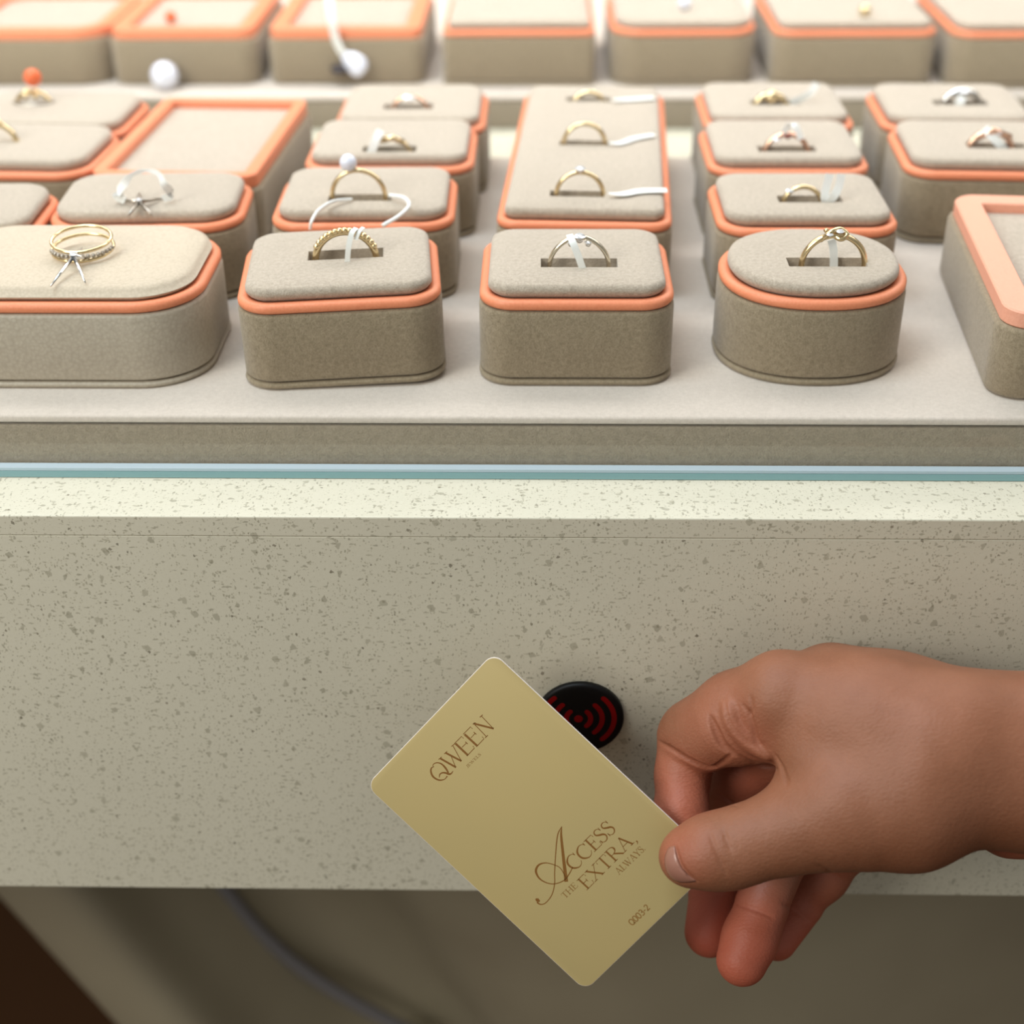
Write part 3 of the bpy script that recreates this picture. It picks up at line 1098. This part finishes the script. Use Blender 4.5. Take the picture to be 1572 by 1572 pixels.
# capital letters: strokes in cap-height units, T thick, t thin
T_, t_ = .15, .055
GL = {
    'C': (.88, [([(.80, .78), (.70, .94), (.45, 1.0), (.16, .80), (.07, .50), (.16, .20), (.45, 0), (.70, .06), (.84, .24)], [.05, .05, .08, T_, T_, T_, .08, .05, .04], 1), ([(.80, .98), (.80, .76)], t_, 0)]),
    'E': (.74, [([(.18, 1), (.18, 0)], T_, 0), ([(.02, .98), (.64, .98), (.66, .78)], t_, 0), ([(.18, .52), (.50, .52)], t_, 0), ([(.50, .64), (.50, .40)], t_, 0), ([(.02, .02), (.68, .02), (.72, .26)], t_, 0)]),
    'S': (.64, [([(.52, .76), (.44, .94), (.28, 1.0), (.12, .92), (.10, .72), (.28, .56), (.46, .44), (.54, .26), (.44, .06), (.26, 0), (.10, .08), (.04, .28)], [.05, .05, .07, .09, .12, T_, T_, .12, .09, .07, .05, .05], 1), ([(.52, .98), (.52, .74)], t_, 0), ([(.04, .02), (.04, .28)], t_, 0)]),
    'X': (.92, [([(.12, 1), (.78, 0)], T_, 0), ([(.80, 1), (.12, 0)], t_, 0), ([(0, .98), (.28, .98)], t_, 0), ([(.64, .98), (.92, .98)], t_, 0), ([(0, .02), (.28, .02)], t_, 0), ([(.64, .02), (.92, .02)], t_, 0)]),
    'T': (.82, [([(.41, 1), (.41, 0)], T_, 0), ([(.04, .76), (.06, .98), (.76, .98), (.78, .76)], t_, 0), ([(.26, .02), (.56, .02)], t_, 0)]),
    'R': (.88, [([(.18, 1), (.18, 0)], T_, 0), ([(.02, .98), (.40, .98), (.60, .90), (.66, .74), (.58, .56), (.38, .48), (.18, .48)], [t_, t_, .09, T_, .09, t_, t_], 1), ([(.42, .48), (.86, 0)], T_ * .9, 0), ([(.02, .02), (.34, .02)], t_, 0)]),
    'A': (.94, [([(.46, 1.02), (.12, 0)], t_, 0), ([(.45, 1.02), (.80, 0)], T_, 0), ([(.24, .36), (.66, .36)], t_, 0), ([(0, .02), (.26, .02)], t_, 0), ([(.64, .02), (.94, .02)], t_, 0)]),
    'H': (.98, [([(.18, 1), (.18, 0)], T_, 0), ([(.78, 1), (.78, 0)], T_, 0), ([(.18, .52), (.78, .52)], t_, 0), ([(.02, .98), (.34, .98)], t_, 0), ([(.62, .98), (.94, .98)], t_, 0), ([(.02, .02), (.34, .02)], t_, 0), ([(.62, .02), (.94, .02)], t_, 0)]),
    'L': (.70, [([(.18, 1), (.18, 0)], T_, 0), ([(.02, .98), (.34, .98)], t_, 0), ([(.02, .02), (.62, .02), (.66, .28)], t_, 0)]),
    'W': (1.28, [([(.12, 1), (.42, 0)], T_, 0), ([(.42, 0), (.64, .80)], t_, 0), ([(.54, 1), (.84, 0)], T_, 0), ([(.84, 0), (1.16, 1)], t_, 0), ([(0, .98), (.26, .98)], t_, 0), ([(.42, .98), (.68, .98)], t_, 0), ([(1.02, .98), (1.28, .98)], t_, 0)]),
    'Y': (.88, [([(.12, 1), (.44, .46)], T_, 0), ([(.78, 1), (.44, .46)], t_, 0), ([(.44, .48), (.44, 0)], T_, 0), ([(0, .98), (.26, .98)], t_, 0), ([(.64, .98), (.90, .98)], t_, 0), ([(.28, .02), (.60, .02)], t_, 0)]),
    'J': (.42, [([(.26, 1), (.26, .18), (.18, 0), (.04, -.02)], T_, 1), ([(.10, .98), (.42, .98)], t_, 0)]),
    '.': (.26, [([(.10, .0), (.10, .12)], .13, 0)]),
    ',': (.30, [([(.12, .12), (.16, .02), (.10, -.12), (.02, -.20)], [.16, .13, .07, .03], 1)]),
    'q': (.84, [([(.40, 1), (.12, .84), (.06, .5), (.12, .16), (.40, 0), (.66, .16), (.72, .5), (.66, .84), (.40, 1)], .16, 1), ([(.50, .22), (.80, -.06)], .15, 0)]),
    '0': (.74, [([(.36, 1), (.12, .84), (.08, .5), (.12, .16), (.36, 0), (.58, .16), (.62, .5), (.58, .84), (.36, 1)], .16, 1)]),
    '3': (.70, [([(.08, .94), (.34, 1.0), (.54, .86), (.52, .64), (.28, .54)], .15, 1), ([(.28, .54), (.56, .44), (.60, .20), (.42, .02), (.06, .04)], .15, 1)]),
    '-': (.46, [([(.06, .42), (.38, .42)], .15, 0)]),
    '2': (.70, [([(.08, .86), (.30, 1.0), (.54, .90), (.54, .66), (.34, .36), (.06, .06)], .15, 1), ([(.04, .06), (.62, .06)], .15, 0)]),
}


def write(name, text, zo, sc, start, end, hz, mat, bold=1.0):
    p0, p1 = (C2(zo[0] + s_[0] * sc, zo[1] + s_[1] * sc) for s_ in (start, end))
    d = p1 - p0
    L = np.linalg.norm(d)
    d /= L
    up_ = np.array([-d[1], d[0]])
    h = hz
    tot = sum(GL[c_][0] for c_ in text)
    sxx = L / (tot * h)
    x = 0
    parts = []
    for c_ in text:
        adv, strokes = GL[c_]
        for pts, w, cv in strokes:
            q_ = [p0 + d * ((x + px_) * h * sxx) + up_ * (py_ * h) for px_, py_ in pts]
            w2 = [k_ * h * bold for k_ in w] if isinstance(w, (list, tuple)) else w * h * bold
            parts.append(stroke(q_, w2, bool(cv)))
        x += adv
    v, f = join(parts)
    o = link(name, mesh(name, v, f), mat, card, smooth=False)
    return o


def zstrokes(name, zo, sc, data, mat):
    mmpx = .0856 / 465
    parts = []
    for pts, w, cv in data:
        q_ = [C2(zo[0] + p[0] * sc, zo[1] + p[1] * sc) for p in pts]
        w2 = [k_ * sc * mmpx for k_ in w] if isinstance(w, (list, tuple)) else w * sc * mmpx
        parts.append(stroke(q_, w2, bool(cv)))
    v, f = join(parts)
    return link(name, mesh(name, v, f), mat, card, smooth=False)


zstrokes('name_lettering', (650, 1080), 140 / 1572, [
    ([(170, 1100), (170, 1050), (230, 1020), (310, 1040), (380, 1110), (432, 1195)], [8, 14, 18, 26, 34, 26], 1),
    ([(185, 1085), (140, 1110), (130, 1170), (160, 1250), (230, 1305), (300, 1320), (370, 1300), (412, 1250)], [8, 22, 30, 34, 30, 26, 14, 24], 1),
    ([(275, 1275), (282, 1225), (320, 1195), (380, 1195), (440, 1215), (480, 1205), (512, 1160)], [12, 20, 24, 32, 36, 24, 10], 1),
    ([(290, 945), (562, 1100)], 34, 0), ([(385, 850), (657, 992)], 34, 0), ([(555, 1095), (478, 905)], 13, 0), ([(652, 988), (508, 725)], 14, 0),
    ([(262, 965), (316, 918)], 13, 0), ([(358, 870), (410, 822)], 13, 0), ([(482, 740), (545, 690)], 13, 0),
    ([(552, 688), (768, 892)], 38, 0), ([(535, 690), (660, 565), (690, 600)], 13, 0), ([(665, 757), (745, 677)], 12, 0), ([(722, 658), (762, 697)], 16, 0), ([(750, 905), (882, 765), (852, 735)], 14, 0),
    ([(708, 528), (930, 732)], 38, 0), ([(685, 530), (815, 400), (845, 435)], 13, 0), ([(820, 592), (892, 512)], 12, 0), ([(868, 492), (912, 532)], 16, 0), ([(915, 745), (1045, 605), (1012, 572)], 14, 0),
    ([(885, 362), (1085, 570)], 14, 0), ([(1062, 592), (1112, 546)], 15, 0), ([(865, 343), (1212, 432)], 34, 0), ([(1205, 432), (1000, 215)], 14, 0), ([(972, 238), (1022, 194)], 16, 0), ([(850, 358), (900, 330)], 14, 0),
], INK)
write('small_lettering', 'JEWELS', (650, 1080), 140 / 1572, (765, 1110), (1000, 880), .00078, INK2, 1.3)
Z2 = (810, 1240)
S2 = 200 / 1572
zstrokes('script_initial', Z2, S2, [
    ([(412, 225), (405, 330), (425, 540), (448, 740), (466, 892)], [6, 26, 34, 40, 46], 1),
    ([(412, 225), (362, 330), (338, 560), (326, 780), (325, 920), (292, 1050), (222, 1143), (160, 1166), (112, 1140)], [8, 14, 13, 12, 12, 12, 12, 14, 22], 1),
    ([(465, 850), (400, 735), (330, 692), (220, 665), (135, 690), (100, 762), (140, 850), (230, 905), (330, 917), (440, 875), (500, 800), (545, 715)], [10, 10, 11, 13, 22, 28, 20, 14, 12, 13, 13, 10], 1),
    ([(96, 1100), (118, 1112), (146, 1130)], [20, 48, 20], 0),
], INK)
u1 = S2 * .0856 / 465
write('heading_lettering', 'CCESS', Z2, S2, (561, 773), (1083, 263), 181 * u1, INK, .85)
write('heading_lettering', 'EXTRA', Z2, S2, (712, 998), (1290, 418), 170 * u1, INK, .85)
write('heading_lettering', ',', Z2, S2, (1304, 426), (1340, 392), 120 * u1, INK)
write('small_lettering', 'THE', Z2, S2, (452, 1102), (612, 946), 78 * u1, INK2, 1.0)
write('small_lettering', 'ALWAYS.', Z2, S2, (1102, 812), (1430, 500), 82 * u1, INK2, 1.0)
write('number_lettering', 'q003-2', Z2, S2, (1262, 1424), (1485, 1212), 76 * u1, INK2, 1.1)

# ------------------------------------------------------------------ the hand: one continuous surface grown from its bones
GS = .00045          # sampling step


def J(px, py, d):
    """joint: image place and distance, in camera axes (mm -> m)"""
    d = d / 1000
    return np.array([(px - 786) / FPX * d, -(py - 786) / FPX * d, -d])


lo = np.array([.034, -.152, -.464])
hi = np.array([.166, -.030, -.352])
N = np.ceil((hi - lo) / GS).astype(int) + 1
gx = lo[0] + GS * np.arange(N[0])
gy = lo[1] + GS * np.arange(N[1])
gz = lo[2] + GS * np.arange(N[2])
BIG = .05


def new():
    return np.full(N, BIG, np.float32)


def smin(a, b, k_):
    if k_ <= 0:
        return np.minimum(a, b)
    h = np.maximum(k_ - np.abs(a - b), 0) / k_
    return np.minimum(a, b) - h * h * k_ * .25


def region(c0, c1, m):
    a = np.clip(np.floor((np.minimum(c0, c1) - m - lo) / GS).astype(int), 0, N - 1)
    b = np.clip(np.ceil((np.maximum(c0, c1) + m - lo) / GS).astype(int) + 1, 1, N)
    return tuple(slice(int(a[i]), int(max(b[i], a[i] + 1))) for i in range(3))


def capdist(A, B, ra, rb, s):
    X, Y, Z = gx[s[0]][:, None, None], gy[s[1]][None, :, None], gz[s[2]][None, None, :]
    ab = B - A
    L2 = float(ab @ ab) or 1e-12
    t = ((X - A[0]) * ab[0] + (Y - A[1]) * ab[1] + (Z - A[2]) * ab[2]) / L2
    t = np.clip(t, 0, 1)
    d = np.sqrt((X - A[0] - t * ab[0]) ** 2 + (Y - A[1] - t * ab[1]) ** 2 + (Z - A[2] - t * ab[2]) ** 2)
    return (d - (ra + (rb - ra) * t)).astype(np.float32)


def add(D, j0, j1, k_):
    A, B = J(*j0[:3]), J(*j1[:3])
    ra, rb = j0[3] / 1000, j1[3] / 1000
    s = region(A, B, max(ra, rb) + k_ / 1000 + .008)
    D[s] = smin(D[s], capdist(A, B, ra, rb, s), k_ / 1000)


def chain(D, js, k_=3.0):
    for a_, b_ in zip(js[:-1], js[1:]):
        add(D, a_, b_, k_)


palm = new()
# metacarpals to the wrist
chain(palm, [(1200, 1068, 397, 12.0), (1330, 1100, 391, 15.5), (1480, 1130, 384, 17.5)], 8)
chain(palm, [(1276, 1053, 406, 12.0), (1380, 1090, 402, 14.0), (1490, 1135, 394, 17.0)], 8)
chain(palm, [(1330, 1110, 419, 12.5), (1500, 1170, 404, 16)], 8)
chain(palm, [(1352, 1200, 426, 12), (1500, 1215, 406, 15)], 8)
# web and thumb muscle
chain(palm, [(1290, 1145, 391, 13.0), (1420, 1160, 383, 18)], 8)
chain(palm, [(1222, 1108, 395, 9.0), (1250, 1160, 391, 9.0), (1300, 1210, 387, 14)], 4)
chain(palm, [(1290, 1238, 386, 15.5), (1390, 1222, 385, 18.5), (1470, 1195, 386, 17.5)], 7)
# wrist and forearm
chain(palm, [(1450, 1165, 388, 19.5), (1572, 1170, 388, 22.6), (1740, 1163, 386, 25), (1860, 1160, 385, 27)], 6)
chain(palm, [(1548, 1266, 402, 9.2), (1700, 1266, 402, 10), (1850, 1266, 402, 10)], 1)

thumb = new()
chain(thumb, [(1054, 1316, 389.5, 7.6), (1084, 1309, 388.5, 9.3), (1122, 1303, 388, 10.0), (1165, 1289, 386.5, 9.8), (1212, 1274, 386, 11.2), (1290, 1243, 386, 15.2)], 4)

index = new()
chain(index, [(1200, 1068, 397, 11.8), (1130, 1092, 405, 10.8), (1064, 1124, 414, 9.6)], 4)
chain(index, [(1112, 1118, 405, 10.3), (1084, 1134, 410, 9.6)], 3)
chain(index, [(1190, 1110, 400, 11.0), (1140, 1120, 404, 10.0)], 3)
index2 = new()
chain(index2, [(1056, 1134, 416, 9.0), (1048, 1190, 415, 7.6), (1046, 1245, 411, 7.4)], 3)
chain(index2, [(1046, 1245, 411, 7.4), (1064, 1308, 408.6, 7.4)], 3)
index = smin(index, index2, .0016)

middle = new()
chain(middle, [(1275, 1062, 410, 11.5), (1200, 1140, 422, 10.8), (1136, 1180, 431, 9.6), (1118, 1205, 434, 9.2)], 4)
m2 = new()
chain(m2, [(1122, 1205, 435, 9.0), (1108, 1300, 441, 8.2), (1100, 1355, 441, 7.9), (1089, 1431, 439, 7.6)], 3)
middle = smin(middle, m2, .0015)
ringf = new()
chain(ringf, [(1330, 1115, 420, 11.5), (1240, 1200, 438, 9.6), (1203, 1300, 434, 8.6)], 4)
r2 = new()
chain(r2, [(1203, 1300, 434, 8.4), (1172, 1382, 427, 7.8)], 3)
r3 = new()
chain(r3, [(1168, 1396, 426, 7.9), (1152, 1440, 423, 7.9), (1139, 1474, 421, 7.5)], 3)
ringf = smin(smin(ringf, r2, .003), r3, .0014)
pinky = new()
chain(pinky, [(1360, 1210, 428, 11), (1298, 1290, 440, 8.6), (1262, 1342, 444, 8.0)], 4)
p2 = new()
chain(p2, [(1262, 1342, 444, 7.8), (1232, 1378, 446, 7.2)], 3)
p3 = new()
chain(p3, [(1228, 1390, 446, 7.0), (1192, 1443, 443, 6.3)], 3)
pinky = smin(smin(pinky, p2, .003), p3, .0014)



def soften(A, h):
    # even out the joints between the swept bones
    for ax in range(3):
        B = A.copy()
        for k_ in range(1, h + 1):
            lo_ = [slice(None)] * 3
            hi_ = [slice(None)] * 3
            lo_[ax], hi_[ax] = slice(0, N[ax] - k_), slice(k_, N[ax])
            B[tuple(lo_)] += A[tuple(hi_)]
            B[tuple(hi_)] += A[tuple(lo_)]
            e0 = [slice(None)] * 3
            e1 = [slice(None)] * 3
            e0[ax], e1[ax] = slice(0, k_), slice(N[ax] - k_, N[ax])
            B[tuple(e0)] += A[tuple(e0)]
            B[tuple(e1)] += A[tuple(e1)]
        A = B / (2 * h + 1)
    return A


palm = soften(soften(palm, 4), 3)
thumb = soften(thumb, 2)
D = smin(palm, thumb, .007)
body = D.copy()
for fg, kk in ((index, .0040), (middle, .0035), (ringf, .0035), (pinky, .0035)):
    D = smin(D, smin(palm, fg, kk), .0006)


def gsample(D_, P):
    q_ = (P - lo) / GS
    i0 = np.clip(np.floor(q_).astype(int), 0, N - 2)
    fr = q_ - i0
    out = 0
    for a_ in (0, 1):
        for b_ in (0, 1):
            for c_ in (0, 1):
                wgt = (fr[0] if a_ else 1 - fr[0]) * (fr[1] if b_ else 1 - fr[1]) * (fr[2] if c_ else 1 - fr[2])
                out += wgt * D_[i0[0] + a_, i0[1] + b_, i0[2] + c_]
    return out


def surf(D_, px, py):
    """first skin point met along the line of sight"""
    d = .353
    while d < .465:
        P_ = np.array([(px - 786) / FPX * d, -(py - 786) / FPX * d, -d])
        if (P_ > lo).all() and (P_ < hi - GS).all():
            v_ = gsample(D_, P_)
            if v_ < .00008:
                return P_
            d += min(max(v_ * .8, .0001), .0015)
        else:
            d += .001
    return None


def crease(pts, r, sink=0.0, k_=.0008):
    Q = [surf(D, *p[:2]) for p in catmull([(a_, b_, 0) for a_, b_ in pts], 5)]
    Q = [q_ for q_ in Q if q_ is not None]
    n_ = len(Q)
    for i, (A, B) in enumerate(zip(Q[:-1], Q[1:])):
        if np.linalg.norm(A - B) > .004:
            continue
        f0, f1 = (sin(pi * (i + .3) / (n_ + .2)) ** .5, sin(pi * (i + 1.1) / (n_ + .2)) ** .5)
        o_ = np.array([0, 0, .0003 - sink])
        s = region(A, B, .004)
        c_ = -capdist(A + o_, B + o_, r * f0 / 1000, r * f1 / 1000, s)
        a_ = D[s]
        h = np.maximum(k_ - np.abs(a_ - c_), 0) / k_
        D[s] = np.maximum(a_, c_) + h * h * k_ * .25


def puff(pts, r):
    """soft low fold of skin standing up along a path"""
    Q = [surf(D, *p[:2]) for p in catmull([(a_, b_, 0) for a_, b_ in pts], 4)]
    Q = [q_ for q_ in Q if q_ is not None]
    for A, B in zip(Q[:-1], Q[1:]):
        if np.linalg.norm(A - B) > .005:
            continue
        s = region(A, B, r / 1000 + .006)
        o_ = np.array([0, 0, -r / 1000 + .0005])
        D[s] = smin(D[s], capdist(A + o_, B + o_, r / 1000, r / 1000, s), .0018)


puff([(1120, 1085), (1126, 1112), (1150, 1140), (1180, 1158)], 1.6)
crease([(1006, 1136), (1030, 1150), (1058, 1168), (1086, 1179), (1096, 1178)], .85, .0002)
crease([(1090, 1100), (1099, 1122), (1110, 1144), (1128, 1158)], 1.0, .0003)
crease([(1124, 1158), (1108, 1172), (1094, 1180)], .7)
crease([(1111, 1072), (1116, 1100), (1128, 1122), (1148, 1140), (1164, 1146)], .5)
crease([(1139, 1082), (1150, 1098), (1156, 1118), (1163, 1140), (1180, 1162), (1192, 1182)], .62)
crease([(1128, 1158), (1150, 1170), (1175, 1177), (1192, 1179)], .6)
crease([(1152, 1068), (1153, 1085), (1151, 1098)], .35)
crease([(1190, 1160), (1200, 1180), (1208, 1202)], .5)
crease([(1088, 1276), (1096, 1298), (1106, 1322), (1116, 1344)], .42)
crease([(1110, 1274), (1116, 1292), (1123, 1308)], .3)
crease([(1100, 1216), (1116, 1228), (1132, 1237)], .45)
crease([(1128, 1386), (1148, 1392), (1168, 1399), (1188, 1408)], .5)
crease([(1200, 1384), (1222, 1400), (1244, 1414)], .45)
crease([(1252, 1328), (1275, 1340), (1300, 1356)], .4)
# nail bed groove
NAILZ = [(240, 412), (196, 424), (170, 470), (158, 530), (170, 605), (212, 672), (280, 706), (350, 708), (412, 694), (352, 648), (300, 590), (266, 515), (250, 455)]
NAIL = [(990 + x * 300 / 1572, 1220 + y * 300 / 1572) for x, y in NAILZ]
crease([NAIL[i] for i in (0, 12, 11, 10, 9, 8)], .55, .0001, .0005)
crease([NAIL[i] for i in (0, 1, 2, 3, 4, 5, 6, 7, 8)], .38, 0, .0005)

# fingers give way to the card they hold
X, Y, Z = gx[:, None, None], gy[None, :, None], gz[None, None, :]
rel = (X - CT[0], Y - CT[1], Z - CT[2])
cu = sum(rel[i] * AX[i, 0] for i in range(3))
cv = sum(rel[i] * AX[i, 1] for i in range(3))
cn = sum(rel[i] * AX[i, 2] for i in range(3))
cb = np.maximum(np.maximum(np.abs(cu) - cw / 2, np.abs(cv) - ch / 2), np.abs(cn + .00036) - .00048)
D = np.maximum(D, -cb.astype(np.float32))
del cu, cv, cn, cb


def surface_nets(D_):
    ins = D_ < 0
    c_ = [ins[a_:N[0] - 1 + a_, b_:N[1] - 1 + b_, e_:N[2] - 1 + e_] for a_ in (0, 1) for b_ in (0, 1) for e_ in (0, 1)]
    cnt = sum(x.astype(np.int8) for x in c_)
    act = (cnt > 0) & (cnt < 8)
    ids = np.full(act.shape, -1, np.int64)
    I = np.argwhere(act)
    ids[act] = np.arange(len(I))
    acc = np.zeros((len(I), 3))
    num = np.zeros(len(I))
    cor = [(a_, b_, e_) for a_ in (0, 1) for b_ in (0, 1) for e_ in (0, 1)]
    for a_ in range(8):
        for b_ in range(a_ + 1, 8):
            A, B = np.array(cor[a_]), np.array(cor[b_])
            if abs(A - B).sum() != 1:
                continue
            va = D_[I[:, 0] + A[0], I[:, 1] + A[1], I[:, 2] + A[2]]
            vb = D_[I[:, 0] + B[0], I[:, 1] + B[1], I[:, 2] + B[2]]
            m = (va < 0) != (vb < 0)
            t = np.where(m, va / np.where(m, va - vb, 1), 0)
            acc += np.where(m[:, None], A + t[:, None] * (B - A), 0)
            num += m
    V = (I + acc / num[:, None]) * GS + lo
    F = []
    for ax in range(3):
        u_, w_ = (ax + 1) % 3, (ax + 2) % 3
        sl0 = [slice(None)] * 3
        sl1 = [slice(None)] * 3
        sl0[ax], sl1[ax] = slice(0, N[ax] - 1), slice(1, N[ax])
        a_, b_ = ins[tuple(sl0)], ins[tuple(sl1)]
        E = np.argwhere(a_ != b_)
        sg = a_[tuple(E.T)]
        ok = (E[:, u_] > 0) & (E[:, w_] > 0) & (E[:, u_] < N[u_] - 1) & (E[:, w_] < N[w_] - 1)
        E, sg = E[ok], sg[ok]
        q_ = []
        for du, dw in ((-1, -1), (0, -1), (0, 0), (-1, 0)):
            G = E.copy()
            G[:, u_] += du
            G[:, w_] += dw
            q_.append(ids[tuple(G.T)])
        q_ = np.stack(q_, 1)
        q_[~sg] = q_[~sg][:, ::-1]
        F.append(q_)
    return V, np.concatenate(F)


# close the forearm where it leaves the sampled block
D[-1, :, :] = .001
D[-2, :, :] = np.maximum(D[-2, :, :], .0002)
del palm, thumb, index, index2, middle, m2, ringf, r2, r3, pinky, p2, p3, body
V, F = surface_nets(D)
F = F[(F >= 0).all(1)]
Vw = V @ RC.T + CAM
org = CAM + RC @ J(1572, 1172, 387)
me = mesh('hand', [], [])
me = bpy.data.meshes.new('hand')
me.vertices.add(len(Vw))
me.vertices.foreach_set('co', (Vw - org).astype(np.float32).ravel())
me.loops.add(len(F) * 4)
me.loops.foreach_set('vertex_index', F.astype(np.int32).ravel())
me.polygons.add(len(F))
me.polygons.foreach_set('loop_start', np.arange(0, len(F) * 4, 4, dtype=np.int32))
me.polygons.foreach_set('loop_total', np.full(len(F), 4, np.int32))
me.update(calc_edges=True)
me.validate()
# pigment: redder finger ends, browner knuckles; shade painted along the underside
red = np.zeros(len(V))
for (px_, py_, d_), rad, amt in (((1089, 1425, 431), .024, 1.0), ((1139, 1465, 424), .024, .95), ((1195, 1435, 443), .026, .8), ((1048, 1250, 411), .022, .55),
                                 ((1120, 1115, 404), .014, .30), ((1150, 1110, 399), .012, .35), ((1150, 1200, 424), .020, .55), ((1250, 1340, 440), .020, .4), ((1045, 1310, 382), .010, .30),
                                 ((1560, 1290, 396), .016, .45)):
    dd = np.linalg.norm(V - J(px_, py_, d_), axis=1)
    red = np.maximum(red, amt * np.clip(1.25 - dd / rad, 0, 1))
brn_shade = np.zeros(len(V))  # dark brown, mostly painted shade on the hand's lower side
for (px_, py_, d_), rad, amt in (((1100, 1320, 380), .012, .5), ((1520, 1290, 384), .030, .8), ((1230, 1325, 375), .022, .6), ((1400, 1320, 370), .03, .7), ((1220, 1175, 383), .008, .6), ((1025, 1110, 412), .008, .5)):
    dd = np.linalg.norm(V - J(px_, py_, d_), axis=1)
    brn_shade = np.maximum(brn_shade, amt * np.clip(1.2 - dd / rad, 0, 1))
at = me.color_attributes.new('pigment_shade', 'FLOAT_COLOR', 'POINT')
colr = np.stack([red, brn_shade, np.zeros(len(V)), np.ones(len(V))], 1)
at.data.foreach_set('color', colr.astype(np.float32).ravel())

k = NT('warm_brown_skin')
co = k.coord()
atn = k.n('ShaderNodeAttribute', attribute_name='pigment_shade')
sep = k.n('ShaderNodeSeparateColor')
k.l(atn.outputs['Color'], sep.inputs[0])
mott = k.noise(co, 110, 4, .65)
fine = k.noise(co, 1400, 3, .7)
base = k.mix(mott.outputs[0], srgb(154, 103, 77), srgb(130, 82, 57))
base = k.mix(k.math('MULTIPLY', fine.outputs[0], .30), base, srgb(108, 64, 42))
base = k.mix(k.math('MULTIPLY', sep.outputs[0], .85), base, srgb(182, 90, 70))
base = k.mix(k.math('MULTIPLY', sep.outputs[1], .55), base, srgb(96, 58, 34))
k.l(base, k.p.inputs['Base Color'])
k.p.inputs['Roughness'].default_value = .52
k.p.inputs['Specular IOR Level'].default_value = .35
k.p.inputs['Subsurface Weight'].default_value = .12
k.p.inputs['Subsurface Radius'].default_value = (1.0, .35, .2)
k.p.inputs['Subsurface Scale'].default_value = .003
vo = k.n('ShaderNodeTexVoronoi')
mpp = k.n('ShaderNodeMapping')
mpp.inputs['Rotation'].default_value = (.4, .6, .5)
mpp.inputs['Scale'].default_value = (1.0, 1.9, 1.3)
k.l(co, mpp.inputs[0])
k.l(mpp.outputs[0], vo.inputs['Vector'])
vo.inputs['Scale'].default_value = 900
wr = k.noise(mpp.outputs[0], 620, 4, .7)
hh = k.math('ADD', k.math('MULTIPLY', vo.outputs['Distance'], .6), wr.outputs[0])
k.l(k.bump(hh,   .00020, .6), k.p.inputs['Normal'])
SKIN = k.m
hand = link('hand', me, SKIN)
hand.location = org
tag(hand, 'right hand with warm brown skin reaching in from the right, pinching the gold card', 'hand')

# thumb nail, laid on its bed
cen = np.mean(NAIL, 0)
rings_ = []
S = [1.0, .93, .8, .6, .4, .2]
dense = [tuple(p[:2]) for p in catmull([(x, y, 0) for x, y in NAIL + [NAIL[0]]], 5)][:-1]
pv = []
ok = True
for si, s_ in enumerate(S):
    for (x, y) in dense:
        q_ = cen + (np.array((x, y)) - cen) * s_
        P_ = surf(D, *q_)
        lift = .00005 if si == 0 else .00042
        # outward direction from the field gradient
        g_ = np.array([gsample(D, P_ + np.eye(3)[i] * .0008) - gsample(D, P_ - np.eye(3)[i] * .0008) for i in range(3)])
        g_ /= np.linalg.norm(g_)
        pv.append(P_ + g_ * lift)
P_ = surf(D, *cen)
pv.append(P_ + np.array([0, 0, .00045]))
n_ = len(dense)
fs = []
for a_ in range(len(S) - 1):
    for i in range(n_):
        j = (i + 1) % n_
        fs.append((a_ * n_ + i, a_ * n_ + j, (a_ + 1) * n_ + j, (a_ + 1) * n_ + i))
b_ = (len(S) - 1) * n_
for i in range(n_):
    fs.append((b_ + i, b_ + (i + 1) % n_, len(pv) - 1))
pv = np.array(pv)
# relax so the plate is even
adj = [set() for _ in pv]
for q_ in fs:
    for a_, b_ in zip(q_, q_[1:] + q_[:1]):
        adj[a_].add(b_)
        adj[b_].add(a_)
for it in range(6):
    nv = pv.copy()
    for i in range(n_, len(pv)):
        nv[i] = pv[i] * .4 + .6 * np.mean([pv[j] for j in adj[i]], 0)
    pv = nv
me = mesh('thumb_nail', pv @ RC.T + CAM - org, fs)
bm = bmesh.new()
bm.from_mesh(me)
bmesh.ops.recalc_face_normals(bm, faces=bm.faces)
bm.to_mesh(me)
bm.free()
k = NT('nail_plate')
k.p.inputs['Base Color'].default_value = srgb(146, 102, 86)
k.p.inputs['Roughness'].default_value = .28
k.p.inputs['Specular IOR Level'].default_value = .5
nl = link('thumb_nail', me, k.m, hand)
nl['label'] = 'short pale pink thumb nail'
sd = nl.modifiers.new('thick', 'SOLIDIFY')
sd.thickness = .0003
sd.offset = -1
bpy.context.view_layer.update()
